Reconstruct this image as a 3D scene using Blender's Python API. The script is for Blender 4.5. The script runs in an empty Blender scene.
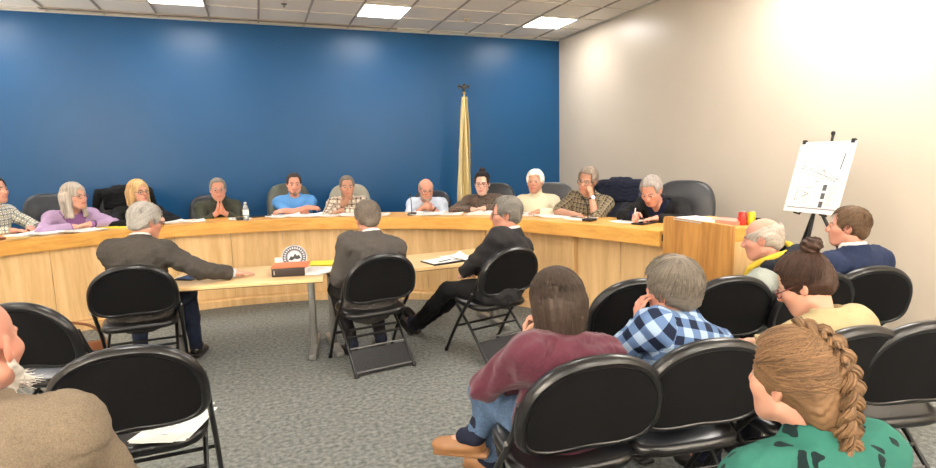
import bpy, bmesh, math, random
import numpy as np
from mathutils import Vector, Matrix

random.seed(7)
rng = np.random.default_rng(11)
S = bpy.context.scene
C = S.collection
R_ = math.radians

# ------------------------------------------------------------------ camera, world, exposure
CAM_YAW, CAM_PITCH, CAM_ROLL, CAM_H, F_PX = 0.35554, 0.13407, -0.02482, 1.6, 560.0
_f = Vector((math.sin(CAM_YAW) * math.cos(CAM_PITCH), math.cos(CAM_YAW) * math.cos(CAM_PITCH), -math.sin(CAM_PITCH)))
_r = Vector((math.cos(CAM_YAW), -math.sin(CAM_YAW), 0)); _u = _r.cross(_f)
_r2 = _r * math.cos(CAM_ROLL) + _u * math.sin(CAM_ROLL); _u2 = -_r * math.sin(CAM_ROLL) + _u * math.cos(CAM_ROLL)
cd = bpy.data.cameras.new('camera'); cam = bpy.data.objects.new('camera', cd); C.objects.link(cam)
cd.sensor_width = 36; cd.lens = F_PX / 936 * 36; cd.clip_start = .05
_m = Matrix((( _r2.x, _u2.x, -_f.x, 0), (_r2.y, _u2.y, -_f.y, 0), (_r2.z, _u2.z, -_f.z, CAM_H), (0, 0, 0, 1)))
cam.matrix_world = _m
S.camera = cam
S.view_settings.view_transform = 'Standard'; S.view_settings.look = 'None'; S.view_settings.gamma = 1
S.view_settings.use_curve_mapping = False
S.view_settings.exposure = 1.62
w = bpy.data.worlds.new('world'); S.world = w; w.use_nodes = True
w.node_tree.nodes['Background'].inputs[0].default_value = (.9, .85, .8, 1)
w.node_tree.nodes['Background'].inputs[1].default_value = .3
PANEL_STRENGTH = 12.0
FILL_K = 1.15

CEIL = 3.526; WALL_Y = 8.575; WALL_X = 4.90; LEFT_X = -5.2; BACK_Y = -3.6

# ------------------------------------------------------------------ materials
def lin(c):
    return tuple(((x / 255) / 12.92 if x / 255 <= .04045 else ((x / 255 + .055) / 1.055) ** 2.4) for x in c)
MATS = {}
def nt(name):
    m = bpy.data.materials.new(name); m.use_nodes = True
    n = m.node_tree.nodes; b = n['Principled BSDF']
    return m, n, m.node_tree.links, b
def mat(name, col, rough=.5, metal=0, spec=.5, var=.0, vscale=30, bump=0, bscale=200, coat=0, emit=None, trans=0, alpha=1, sheen=0):
    """plain principled with an optional noise tint and noise bump"""
    if name in MATS: return MATS[name]
    m, n, l, b = nt(name)
    c = lin(col)
    b.inputs['Base Color'].default_value = (*c, 1); b.inputs['Roughness'].default_value = rough
    b.inputs['Metallic'].default_value = metal; b.inputs['Specular IOR Level'].default_value = spec
    b.inputs['Coat Weight'].default_value = coat; b.inputs['Transmission Weight'].default_value = trans
    b.inputs['Alpha'].default_value = alpha; b.inputs['Sheen Weight'].default_value = sheen
    if emit: b.inputs['Emission Color'].default_value = (*lin(emit[0]), 1); b.inputs['Emission Strength'].default_value = emit[1]
    tc = n.new('ShaderNodeTexCoord')
    if var:
        t = n.new('ShaderNodeTexNoise'); t.inputs['Scale'].default_value = vscale; t.inputs['Detail'].default_value = 3
        l.new(tc.outputs['Object'], t.inputs['Vector'])
        r = n.new('ShaderNodeValToRGB'); r.color_ramp.elements[0].position = .3; r.color_ramp.elements[1].position = .7
        r.color_ramp.elements[0].color = (*[x * (1 - var) for x in c], 1); r.color_ramp.elements[1].color = (*[min(1, x * (1 + var)) for x in c], 1)
        l.new(t.outputs['Fac'], r.inputs['Fac']); l.new(r.outputs['Color'], b.inputs['Base Color'])
    if bump:
        t = n.new('ShaderNodeTexNoise'); t.inputs['Scale'].default_value = bscale; t.inputs['Detail'].default_value = 2
        l.new(tc.outputs['Object'], t.inputs['Vector'])
        bp = n.new('ShaderNodeBump'); bp.inputs['Strength'].default_value = bump; bp.inputs['Distance'].default_value = .004
        l.new(t.outputs['Fac'], bp.inputs['Height']); l.new(bp.outputs['Normal'], b.inputs['Normal'])
    MATS[name] = m
    return m
def wood(name, c0, c1, scale=(14, 14, 1.1), rough=.38, fig=0, c2=None):
    if name in MATS: return MATS[name]
    m, n, l, b = nt(name)
    tc = n.new('ShaderNodeTexCoord'); mp = n.new('ShaderNodeMapping'); mp.inputs['Scale'].default_value = scale
    l.new(tc.outputs['Object'], mp.inputs['Vector'])
    t = n.new('ShaderNodeTexNoise'); t.inputs['Scale'].default_value = 1; t.inputs['Detail'].default_value = 5; t.inputs['Distortion'].default_value = .6
    l.new(mp.outputs['Vector'], t.inputs['Vector'])
    t2 = n.new('ShaderNodeTexNoise'); t2.inputs['Scale'].default_value = 7; t2.inputs['Detail'].default_value = 2
    l.new(mp.outputs['Vector'], t2.inputs['Vector'])
    mx = n.new('ShaderNodeMath'); mx.operation = 'MULTIPLY_ADD'; mx.inputs[1].default_value = .35
    l.new(t2.outputs['Fac'], mx.inputs[0]); l.new(t.outputs['Fac'], mx.inputs[2])
    src = mx.outputs[0]
    if fig:
        mp2 = n.new('ShaderNodeMapping'); mp2.inputs['Scale'].default_value = (4, 4, .8); l.new(tc.outputs['Object'], mp2.inputs['Vector'])
        wv = n.new('ShaderNodeTexWave'); wv.wave_type = 'RINGS'; wv.rings_direction = 'Y'; wv.inputs['Scale'].default_value = 2.6
        wv.inputs['Distortion'].default_value = 5; wv.inputs['Detail'].default_value = 2; wv.inputs['Detail Scale'].default_value = 1.2
        l.new(mp2.outputs['Vector'], wv.inputs['Vector'])
        m3 = n.new('ShaderNodeMath'); m3.operation = 'MULTIPLY_ADD'; m3.inputs[1].default_value = fig
        l.new(wv.outputs['Fac'], m3.inputs[0]); l.new(src, m3.inputs[2]); src = m3.outputs[0]
    r = n.new('ShaderNodeValToRGB'); e = r.color_ramp.elements
    e[0].position = .42; e[1].position = .85 + fig * .6; e[0].color = (*lin(c0), 1); e[1].color = (*lin(c1), 1)
    l.new(src, r.inputs['Fac']); l.new(r.outputs['Color'], b.inputs['Base Color'])
    b.inputs['Roughness'].default_value = rough
    MATS[name] = m
    return m
def math_node(n, l, op, a, bb=None, c=None):
    x = n.new('ShaderNodeMath'); x.operation = op
    for i, v in enumerate((a, bb, c)):
        if v is None: continue
        if isinstance(v, (int, float)): x.inputs[i].default_value = v
        else: l.new(v, x.inputs[i])
    return x.outputs[0]
def rgbmix(n, l, fac, a, bb):
    x = n.new('ShaderNodeMix'); x.data_type = 'RGBA'
    l.new(fac, x.inputs[0]) if not isinstance(fac, (int, float)) else setattr(x.inputs[0], 'default_value', fac)
    for i, v in ((6, a), (7, bb)):
        if isinstance(v, tuple): x.inputs[i].default_value = (*v, 1)
        else: l.new(v, x.inputs[i])
    return x.outputs[2]
def cloth_bump(n, l, b, s=.25, scale=350):
    tc = n.new('ShaderNodeTexCoord'); t = n.new('ShaderNodeTexNoise'); t.inputs['Scale'].default_value = scale
    l.new(tc.outputs['Object'], t.inputs['Vector']); bp = n.new('ShaderNodeBump'); bp.inputs['Strength'].default_value = s; bp.inputs['Distance'].default_value = .003
    l.new(t.outputs['Fac'], bp.inputs['Height']); l.new(bp.outputs['Normal'], b.inputs['Normal'])
def plaid(name, kind, cols, period=.06, width=.5):
    """woven checks that follow the garment's own UV (metres along and around body and sleeves)"""
    if name in MATS: return MATS[name]
    m, n, l, b = nt(name); cs = [lin(c) for c in cols]
    uv = n.new('ShaderNodeUVMap'); uv.uv_map = 'UVMap'; sp = n.new('ShaderNodeSeparateXYZ'); l.new(uv.outputs['UV'], sp.inputs[0])
    def stripe(o, per, wd, off=0.):
        f = math_node(n, l, 'FRACT', math_node(n, l, 'MULTIPLY_ADD', o, 1 / per, off)); return math_node(n, l, 'LESS_THAN', f, wd)
    U, V = sp.outputs[0], sp.outputs[1]
    if kind == 'buffalo':
        s = math_node(n, l, 'ADD', stripe(U, period, width), stripe(V, period, width))
        c = rgbmix(n, l, math_node(n, l, 'GREATER_THAN', s, .5), cs[0], cs[1])
        c = rgbmix(n, l, math_node(n, l, 'GREATER_THAN', s, 1.5), c, cs[2])
    elif kind == 'windowpane':
        c = rgbmix(n, l, stripe(U, period, width), cs[0], cs[1]); c = rgbmix(n, l, stripe(V, period, width), c, cs[1])
        if len(cs) > 2:
            c = rgbmix(n, l, stripe(U, period, width, .45), c, cs[2]); c = rgbmix(n, l, stripe(V, period, width, .45), c, cs[2])
    else:
        s = math_node(n, l, 'ADD', stripe(U, period, .5), stripe(V, period, .5))
        c = rgbmix(n, l, math_node(n, l, 'GREATER_THAN', s, .5), cs[0], cs[1])
        c = rgbmix(n, l, math_node(n, l, 'GREATER_THAN', s, 1.5), c, cs[2])
        c = rgbmix(n, l, stripe(U, period, .14, .68), c, cs[3]); c = rgbmix(n, l, stripe(V, period, .14, .68), c, cs[3])
    l.new(c, b.inputs['Base Color']); b.inputs['Roughness'].default_value = .85; b.inputs['Specular IOR Level'].default_value = .2
    cloth_bump(n, l, b); MATS[name] = m
    return m
def patterned(name, base, marks, scale=28, thr=.1, kind='leaf'):
    if name in MATS: return MATS[name]
    m, n, l, b = nt(name)
    tc = n.new('ShaderNodeTexCoord'); ns = n.new('ShaderNodeTexNoise'); ns.inputs['Scale'].default_value = scale * .6
    l.new(tc.outputs['Object'], ns.inputs['Vector'])
    if kind == 'leaf':
        v = n.new('ShaderNodeTexVoronoi'); v.inputs['Scale'].default_value = scale; v.inputs['Randomness'].default_value = 1
        mx = n.new('ShaderNodeMix'); mx.data_type = 'VECTOR'; mx.inputs[0].default_value = .12
        mp = n.new('ShaderNodeMapping'); mp.inputs['Scale'].default_value = (1, 1.9, .8); mp.inputs['Rotation'].default_value = (.5, .4, .8)
        l.new(tc.outputs['Object'], mx.inputs[4]); l.new(ns.outputs['Color'], mx.inputs[5]); l.new(mx.outputs[1], mp.inputs['Vector']); l.new(mp.outputs[0], v.inputs['Vector'])
        f = math_node(n, l, 'LESS_THAN', v.outputs['Distance'], thr)
        c = rgbmix(n, l, f, lin(base), lin(marks[0]))
    else:
        mp = n.new('ShaderNodeMapping'); mp.inputs['Scale'].default_value = (1, 1, 3.2); l.new(tc.outputs['Object'], mp.inputs['Vector'])
        n2 = n.new('ShaderNodeTexNoise'); n2.inputs['Scale'].default_value = scale; n2.inputs['Detail'].default_value = 3; l.new(mp.outputs[0], n2.inputs['Vector'])
        r = n.new('ShaderNodeValToRGB'); r.color_ramp.interpolation = 'CONSTANT'; e = r.color_ramp.elements
        e[0].color = (*lin(base), 1); e[1].position = .5; e[1].color = (*lin(marks[0]), 1)
        x = e.new(.58); x.color = (*lin(marks[1]), 1); x = e.new(.42); x.color = (*lin(marks[2]), 1)
        l.new(n2.outputs['Fac'], r.inputs['Fac']); c = r.outputs['Color']
    l.new(c, b.inputs['Base Color']); b.inputs['Roughness'].default_value = .85; b.inputs['Specular IOR Level'].default_value = .2
    cloth_bump(n, l, b); MATS[name] = m
    return m
def vcol(name, rough=.5, spec=.4, sss=0, bump=0, bscale=300, aniso=0):
    if name in MATS: return MATS[name]
    m, n, l, b = nt(name)
    a = n.new('ShaderNodeAttribute'); a.attribute_name = 'col'; l.new(a.outputs['Color'], b.inputs['Base Color'])
    b.inputs['Roughness'].default_value = rough; b.inputs['Specular IOR Level'].default_value = spec
    if sss:
        b.inputs['Subsurface Weight'].default_value = sss; b.inputs['Subsurface Radius'].default_value = (1, .35, .2); b.inputs['Subsurface Scale'].default_value = .008
    if bump: cloth_bump(n, l, b, bump, bscale)
    MATS[name] = m
    return m
def fabric(name, col, var=.12, rough=.85, bump=.25, spec=.2, vscale=120, sheen=0): return mat(name, col, rough, 0, spec, var, vscale, bump, 400, sheen=sheen)

M_SKIN = vcol('skin', .48, .4, .12)
M_HAIR = vcol('hair', .55, .3)
M_EYE = vcol('eye', .15, .6)
M_CHAIR_FAB = fabric('black_chair_fabric', (15, 15, 17), .2, .9)
M_VINYL = mat('black_vinyl', (20, 20, 22), .28, spec=.55, bump=.06, bscale=90)
M_TUBE = mat('black_enamel', (14, 14, 15), .35, spec=.5)
M_SCREW = mat('bright_steel', (190, 190, 190), .3, .9)
M_PAPER = mat('white_paper', (244, 243, 240), .8, spec=.2, var=.03, vscale=12)
M_BLACK = mat('black_plastic', (22, 22, 24), .4)
M_NOSE = wood('honey_oak', (200, 142, 64), (228, 176, 94), (3.5, 3.5, 22), .32)
M_PANEL = wood('pale_maple', (212, 171, 116), (237, 202, 150), (13, 13, 1.0), .36)
M_LECT = wood('figured_oak', (160, 106, 50), (204, 150, 84), (16, 16, 1.3), .4, fig=.3)
M_TABLE = wood('table_maple', (222, 184, 128), (238, 205, 154), (3, 14, 8), .35)

# ------------------------------------------------------------------ object helpers
def tag(o, label=None, cat=None, group=None, kind=None):
    if label: o['label'] = label
    if cat: o['category'] = cat
    if group: o['group'] = group
    if kind: o['kind'] = kind
    return o
def thing(name, label, cat, loc=(0, 0, 0), rz=0, group=None):
    o = bpy.data.objects.new(name, None); C.objects.link(o); o.empty_display_size = .1
    o.location = loc; o.rotation_euler = (0, 0, rz)
    return tag(o, label, cat, group)
def obj(name, bm, m, parent=None, smooth=True, loc=None, rz=None, bevel=0):
    if bevel:
        bmesh.ops.bevel(bm, geom=[e for e in bm.edges if len(e.link_faces) == 2 and e.calc_face_angle(0) > .6], offset=bevel, segments=2, affect='EDGES', profile=.6)
    me = bpy.data.meshes.new(name); bmesh.ops.recalc_face_normals(bm, faces=bm.faces); bm.to_mesh(me); bm.free()
    o = bpy.data.objects.new(name, me); C.objects.link(o)
    if isinstance(m, (list, tuple)):
        for x in m: me.materials.append(x)
    else: me.materials.append(m)
    if parent: o.parent = parent
    if loc is not None: o.location = loc
    if rz is not None: o.rotation_euler = (0, 0, rz)
    if smooth:
        me.polygons.foreach_set('use_smooth', [True] * len(me.polygons))
        me.set_sharp_from_angle(angle=R_(38))
    return o
def copy_tree(o, parent=None):
    c = o.copy(); C.objects.link(c)
    if parent: c.parent = parent
    for ch in o.children: copy_tree(ch, c)
    return c
def BM(): return bmesh.new()
def box(bm, c, s, rot=None, mi=0):
    r = bmesh.ops.create_cube(bm, size=1)
    mtx = Matrix.Translation(c) @ (rot.to_4x4() if rot else Matrix.Identity(4)) @ Matrix.Diagonal((*s, 1))
    bmesh.ops.transform(bm, matrix=mtx, verts=r['verts'])
    if mi:
        for f in {f for v in r['verts'] for f in v.link_faces}: f.material_index = mi
    return bm
def cyl(bm, a, b, r, r2=None, n=16, mi=0):
    a, b = Vector(a), Vector(b); d = b - a
    q = Vector((0, 0, 1)).rotation_difference(d).to_matrix().to_4x4()
    k = bmesh.ops.create_cone(bm, cap_ends=True, segments=n, radius1=r, radius2=r if r2 is None else r2, depth=d.length, matrix=Matrix.Translation((a + b) / 2) @ q)
    if mi:
        for f in {f for v in k['verts'] for f in v.link_faces}: f.material_index = mi
    return bm
def tube(bm, pts, r, n=10, closed=False, caps=True):
    """sweep a circle (or per-point radius) along a polyline"""
    P = [Vector(p) for p in pts]; N = len(P); rings = []
    rr = r if isinstance(r, (list, tuple)) else [r] * N
    up = Vector((0, 0, 1))
    for i, p in enumerate(P):
        t = (P[(i + 1) % N] - P[i - 1]) if closed else (P[min(i + 1, N - 1)] - P[max(i - 1, 0)])
        t.normalize()
        a = up - t * up.dot(t)
        if a.length < .05: a = Vector((1, 0, 0)) - t * t.x
        a.normalize(); b = t.cross(a); up = a
        rings.append([bm.verts.new(p + (a * math.cos(k * 2 * math.pi / n) + b * math.sin(k * 2 * math.pi / n)) * rr[i]) for k in range(n)])
    for i in range(N if closed else N - 1):
        A, B = rings[i], rings[(i + 1) % N]
        for k in range(n): bm.faces.new((A[k], A[(k + 1) % n], B[(k + 1) % n], B[k]))
    if caps and not closed: bm.faces.new(rings[0][::-1]); bm.faces.new(rings[-1])
    return bm
def lathe(bm, prof, n=24, c=(0, 0, 0), mi=0):
    rings = []
    for r, z in prof:
        rings.append([bm.verts.new((c[0] + r * math.cos(k * 2 * math.pi / n), c[1] + r * math.sin(k * 2 * math.pi / n), c[2] + z)) for k in range(n)])
    for A, B in zip(rings, rings[1:]):
        for k in range(n): bm.faces.new((A[k], A[(k + 1) % n], B[(k + 1) % n], B[k])).material_index = mi
    bm.faces.new(rings[0][::-1]).material_index = mi; bm.faces.new(rings[-1]).material_index = mi
    return bm
def arc(p0, p1, p2, n=8):
    p0, p1, p2 = Vector(p0), Vector(p1), Vector(p2)
    return [p0 * (1 - t) ** 2 + p1 * 2 * t * (1 - t) + p2 * t * t for t in [i / n for i in range(n + 1)]]
def prism(bm, poly, z0, z1):
    """extrude an xy polygon between two heights"""
    a = [bm.verts.new((x, y, z0)) for x, y in poly]; b = [bm.verts.new((x, y, z1)) for x, y in poly]; N = len(poly)
    bm.faces.new(a[::-1]); bm.faces.new(b)
    for i in range(N): bm.faces.new((a[i], a[(i + 1) % N], b[(i + 1) % N], b[i]))
    return bm
def struct(name, bm, m, parent=None, smooth=False):
    o = obj(name, bm, m, parent, smooth)
    if parent is None: o['kind'] = 'structure'
    return o

# ------------------------------------------------------------------ the room shell
def paint(name, col, rough, bump=.03):
    return mat(name, col, rough, spec=.32 if 'blue' in name else .5, var=.02, vscale=2, bump=bump, bscale=260)
M_BLUE = paint('blue_wall_paint', (18, 76, 122), .36)
M_BEIGE = paint('warm_grey_wall_paint', (198, 187, 172), .34)
M_WHITEW = paint('off_white_wall_paint', (240, 236, 228), .6)
m, n, l, b = nt('grey_carpet')
tc = n.new('ShaderNodeTexCoord')
t1 = n.new('ShaderNodeTexNoise'); t1.inputs['Scale'].default_value = 170; t1.inputs['Detail'].default_value = 3; t1.inputs['Roughness'].default_value = .8
t2 = n.new('ShaderNodeTexNoise'); t2.inputs['Scale'].default_value = 34; t2.inputs['Detail'].default_value = 4
for t in (t1, t2): l.new(tc.outputs['Object'], t.inputs['Vector'])
a = math_node(n, l, 'MULTIPLY_ADD', t2.outputs['Fac'], .6, math_node(n, l, 'MULTIPLY', t1.outputs['Fac'], .6))
rp = n.new('ShaderNodeValToRGB'); rp.color_ramp.elements[0].position = .42; rp.color_ramp.elements[1].position = .78
rp.color_ramp.elements[0].color = (*lin((76, 79, 78)), 1); rp.color_ramp.elements[1].color = (*lin((148, 151, 147)), 1)
l.new(a, rp.inputs['Fac']); l.new(rp.outputs['Color'], b.inputs['Base Color']); b.inputs['Roughness'].default_value = .95; b.inputs['Specular IOR Level'].default_value = .1
bp = n.new('ShaderNodeBump'); bp.inputs['Strength'].default_value = .5; bp.inputs['Distance'].default_value = .006; l.new(t1.outputs['Fac'], bp.inputs['Height']); l.new(bp.outputs['Normal'], b.inputs['Normal'])
M_CARPET = m
M_TILE = mat('mineral_ceiling_tile', (246, 238, 226), .9, spec=.1, var=.04, vscale=45, bump=.15, bscale=120)
M_TBAR = mat('ceiling_tee_bar', (172, 160, 146), .6)

sx, sy = WALL_X - LEFT_X, WALL_Y - BACK_Y; cx, cy = (WALL_X + LEFT_X) / 2, (WALL_Y + BACK_Y) / 2
struct('floor', box(BM(), (cx, cy, -.05), (sx + .2, sy + .2, .1)), M_CARPET)
struct('ceiling', box(BM(), (cx, cy, CEIL + .06), (sx + .2, sy + .2, .1)), M_TILE)
struct('wall_back', box(BM(), (cx, WALL_Y + .05, CEIL / 2), (sx + .2, .1, CEIL + .02)), M_BLUE)
struct('wall_right', box(BM(), (WALL_X + .05, cy, CEIL / 2), (.1, sy, CEIL + .02)), M_BEIGE)
struct('wall_left', box(BM(), (LEFT_X - .05, cy, CEIL / 2), (.1, sy, CEIL + .02)), M_WHITEW)
struct('wall_front', box(BM(), (cx, BACK_Y - .05, CEIL / 2), (sx + .2, .1, CEIL + .02)), M_WHITEW)
# suspended grid: tee bars every 2 ft, and the wall angle around the edge
TX0, TY0, TS = -2.2776, 7.80, .6096
bm = BM()
i0 = math.ceil((LEFT_X - TX0) / TS)
x = TX0 + i0 * TS
while x < WALL_X - .02:
    box(bm, (x, cy, CEIL + .004), (.024, sy, .012)); x += TS
struct('trim_1', bm, M_TBAR); bm = BM()
y = TY0 + TS
while y > BACK_Y:
    box(bm, (cx, y, CEIL + .0045), (sx, .024, .011)); y -= TS
struct('trim_3', bm, mat('ceiling_cross_tee', (214, 204, 190), .6))
bm = BM()
box(bm, (cx, WALL_Y - .012, CEIL - .004), (sx, .024, .02)); box(bm, (WALL_X - .012, cy, CEIL - .004), (.024, sy, .02))
struct('trim_2', bm, mat('wall_angle_metal', (196, 190, 180), .6))

# lay-in light panels: each is a thing with a frame and a glowing diffuser
M_GLOW = mat('lit_diffuser', (255, 255, 255), .5, emit=((255, 250, 243), PANEL_STRENGTH))
M_LFRAME = mat('white_light_frame', (232, 230, 225), .5)
pan_x = [TX0 + k * TS + TS / 2 for k in (-2, 2, 6, 10)]; pan_y = [TY0 - TS / 2 - k * 7 * TS for k in range(3)]
spots_txt = {(1, 0): 'flat square ceiling light above the women at the left end of the dais',
             (2, 0): 'flat square ceiling light above the men in the middle of the dais',
             (3, 0): 'flat square ceiling light beside the top of the beige wall'}
first = None
pan_fill = [(pan_x[3], pan_y[1] + TS), (pan_x[3], pan_y[1] - TS)]  # two unseen panels added beside the row to strengthen the beige wall's hot spot
for j, py in enumerate(pan_y):
    for i, px in enumerate(pan_x):
        lab = spots_txt.get((i, j), 'square ceiling light further back over the audience seats')
        if first is None:
            t = thing('ceiling_light', lab, 'ceiling light', (px, py, CEIL - .002), 0, 'square ceiling lights')
            bm = BM(); e = .295
            for dx, dy, ax, ay in ((0, e, .6, .02), (0, -e, .6, .02), (e, 0, .02, .57), (-e, 0, .02, .57)): box(bm, (dx, dy, -.003), (ax, ay, .014))
            obj('frame', bm, M_LFRAME, t, False)
            obj('diffuser', box(BM(), (0, 0, -.002), (.57, .57, .008)), M_GLOW, t, False)
            first = t
        else:
            t = copy_tree(first); t.location = (px, py, CEIL - .002); t['label'] = lab
        if (i, j) in spots_txt: del t['group']
for px, py in pan_fill: t = copy_tree(first); t.location = (px, py, CEIL - .002); t['label'] = 'square ceiling light further back over the audience seats'
# linear slot diffuser along the blue wall
t = thing('ceiling_vent', 'long narrow grey air slot in the ceiling along the blue wall', 'ceiling vent', (-.12, 8.40, CEIL - .004))
bm = BM()
for dy in (-.045, .045): box(bm, (0, dy, 0), (4.4, .014, .012))
for dx in (-2.2, 2.2): box(bm, (dx, 0, 0), (.014, .1, .012))
obj('frame', bm, M_TBAR, t, False)
bm = BM()
for dy in (-.022, 0, .022): box(bm, (0, dy, .003), (4.38, .012, .006))
obj('slat', bm, mat('dark_vent', (84, 80, 76), .6), t, False)
t = thing('smoke_detector', 'small round cream smoke detector on the ceiling tiles', 'smoke detector', (2.889, 7.606, CEIL))
obj('base', lathe(BM(), [(.05, 0), (.055, -.01), (.05, -.014)]), mat('cream_plastic', (205, 190, 160), .5), t)
obj('sensor', lathe(BM(), [(.036, -.014), (.034, -.03), (.02, -.038)]), MATS['cream_plastic'], t)
t = thing('sprinkler_head', 'tiny metal sprinkler head on the ceiling above the olive sweater', 'sprinkler', (.452, 7.478, CEIL))
obj('escutcheon', lathe(BM(), [(.035, 0), (.033, -.006), (.012, -.01)]), mat('sprinkler_metal', (120, 110, 100), .4, .8), t)
obj('deflector', lathe(BM(), [(.006, -.008), (.006, -.03), (.018, -.032), (.016, -.036)]), MATS['sprinkler_metal'], t)

# fill uplights shaped as floor lamps, added out of view to brighten the ceiling
uplight_mat = mat('uplight_black', (40, 40, 42), .4, .4)
for x, y, e, lab in ((-4.5, 6.6, 70, 'black uplighter floor lamp in the corner by the blue wall'), (-4.5, -2.6, 500, 'black uplighter floor lamp in the back corner away from the dais'), (3.2, -2.8, 330, 'black uplighter floor lamp in the back corner beside the beige wall')):
    t = thing('fill_uplight', lab, 'floor lamp', (x, y, 0))
    obj('base', lathe(BM(), [(.14, 0), (.14, .02), (.03, .035)], 28), uplight_mat, t); obj('pole', cyl(BM(), (0, 0, .03), (0, 0, 1.76), .013), uplight_mat, t)
    bm = lathe(BM(), [(.02, 1.74), (.10, 1.78), (.17, 1.86), (.165, 1.862), (.095, 1.79), (.02, 1.755)], 28); obj('uplight_bowl', bm, uplight_mat, t)
    ld = bpl = bpy.data.lights.new('fill_spot', 'SPOT'); ld.energy = e * FILL_K; ld.spot_size = R_(165); ld.spot_blend = .3; ld.shadow_soft_size = .12; ld.color = (1, .95, .88)
    lo_ = bpy.data.objects.new('fill_spot', ld); C.objects.link(lo_); lo_.parent = t; lo_.location = (0, 0, 1.88); lo_.rotation_euler = (math.pi, 0, 0)

# ------------------------------------------------------------------ the curved dais
def spline(pts, n=12):
    P = [Vector(p) for p in pts]; P = [P[0] * 2 - P[1]] + P + [P[-1] * 2 - P[-2]]; out = []
    for i in range(1, len(P) - 2):
        a, b_, c_, d = P[i - 1:i + 3]
        for k in range(n):
            t = k / n
            out.append(.5 * (2 * b_ + (c_ - a) * t + (2 * a - 5 * b_ + 4 * c_ - d) * t * t + (3 * b_ - a - 3 * c_ + d) * t ** 3))
    return out + [P[-2]]
DPTS = [(-3.15, 4.0), (-3.0, 4.75), (-2.7, 5.45), (-2.25, 6.0), (-1.8, 6.3), (-1.35, 6.53), (-.9, 6.67), (-.37, 6.71), (.35, 6.6), (.97, 6.35), (1.6, 6.0), (2.11, 5.6), (2.5, 5.16), (2.7, 4.74), (2.83, 4.43), (2.95, 4.1), (3.06, 3.72)]
DC = spline([(x, y, 0) for x, y in DPTS], 6)
DN = []
for i in range(len(DC)):
    t = (DC[min(i + 1, len(DC) - 1)] - DC[max(i - 1, 0)]).normalized(); DN.append(Vector((-t.y, t.x, 0)))   # points away from the audience
DS = [0.]
for a, b_ in zip(DC, DC[1:]): DS.append(DS[-1] + (b_ - a).length)
def dat(s):
    s = max(0, min(DS[-1] - 1e-6, s)); i = max(k for k in range(len(DS) - 1) if DS[k] <= s); f = (s - DS[i]) / (DS[i + 1] - DS[i])
    return DC[i].lerp(DC[i + 1], f), DN[i].lerp(DN[i + 1], f).normalized()
def dais_strip(s0, s1, sec, n=None):
    """sweep a closed section (offset behind the front edge, height) along the dais curve"""
    bm = BM(); n = n or max(2, int((s1 - s0) / .09)); rings = []
    for k in range(n + 1):
        p, q = dat(s0 + (s1 - s0) * k / n); fx = .02 + .16 * max(0, min(1, (p.x + 1) / 4))
        rings.append([bm.verts.new((*(p + q * (o + (fx if low else 0))).xy, z)) for o, z, low in sec])
    N = len(sec)
    for A, B in zip(rings, rings[1:]):
        for k in range(N): bm.faces.new((A[k], A[(k + 1) % N], B[(k + 1) % N], B[k]))
    bm.faces.new(rings[0][::-1]); bm.faces.new(rings[-1])
    return bm
TOPZ = .97
dais = thing('council_dais', 'long curved oak council desk with a honey-coloured counter edge and pale panels', 'desk', (0, 0, 0))
L = DS[-1]; n_top = 6
for k in range(n_top):
    sec = [(0, .84, 0), (0, TOPZ - .006, 0), (.006, TOPZ, 0), (.62, TOPZ, 0), (.62, .94, 0), (.03, .94, 0), (.03, .84, 0)]
    obj('counter_top', dais_strip(L * k / n_top + (.001 if k else 0), L * (k + 1) / n_top, sec), M_NOSE, dais)
n_pan = 17
for k in range(n_pan):
    sec = [(.04, .1, 1), (.04, .845, 1), (.06, .845, 1), (.06, .1, 1)]
    obj('front_panel', dais_strip(L * k / n_pan + .002, L * (k + 1) / n_pan - .002, sec), M_PANEL, dais)
for k in range(4):
    sec = [(.0, 0, 1), (.0, .078, 1), (.012, .086, 1), (.065, .1, 1), (.065, 0, 1)]
    obj('plinth', dais_strip(L * k / 4, L * (k + 1) / 4, sec), M_PANEL, dais)
for k in range(1, 9):
    p, q = dat(L * k / 9); a = math.atan2(q.y, q.x)
    obj('support_board', box(BM(), (p.x + q.x * .36, p.y + q.y * .36, .47), (.44, .025, .94), Matrix.Rotation(a, 3, 'Z')), M_PANEL, dais, False)

# oak end block of the dais
A, B = Vector((3.06, 3.68, 0)), Vector((2.99, 2.92, 0)); u = (B - A).normalized(); nrm = Vector((-u.y, u.x, 0))
lec = thing('end_cabinet', 'tall figured oak end block at the right end of the dais', 'cabinet', (0, 0, 0))
ang = math.atan2(u.y, u.x); wid = (B - A).length; dep = .43
bm = BM(); pl = []
rr = .035
prof = [(0, 0)] + [(rr - rr * math.cos(t), 1.10 - rr + rr * math.sin(t)) for t in [i * math.pi / 12 for i in range(7)]] + [(wid - .004, 1.10), (wid, 1.096), (wid, 0)]
for off in (0, .04):
    pl.append([bm.verts.new((A + u * s + nrm * off + Vector((0, 0, z)))) for s, z in prof])
bm.faces.new(pl[0]); bm.faces.new(pl[1][::-1])
for k in range(len(prof)): bm.faces.new((pl[0][k], pl[0][(k + 1) % len(prof)], pl[1][(k + 1) % len(prof)], pl[1][k]))
obj('side_panel', bm, M_LECT, lec)
rz = Matrix.Rotation(ang, 3, 'Z')
def lbox(s0, s1, o0, o1, z0, z1): return box(BM(), A + u * (s0 + s1) / 2 + nrm * (o0 + o1) / 2 + Vector((0, 0, (z0 + z1) / 2)), (s1 - s0, o1 - o0, z1 - z0), rz)
obj('end_panel', lbox(wid - .03, wid - .004, .043, dep, .1, .985), M_PANEL, lec, False)
obj('counter_edge', lbox(wid - .03, wid, .041, dep, .987, 1.08), M_NOSE, lec, False)
obj('top', lbox(.02, wid - .032, .041, dep, 1.05, 1.08), M_NOSE, lec, False)
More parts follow.
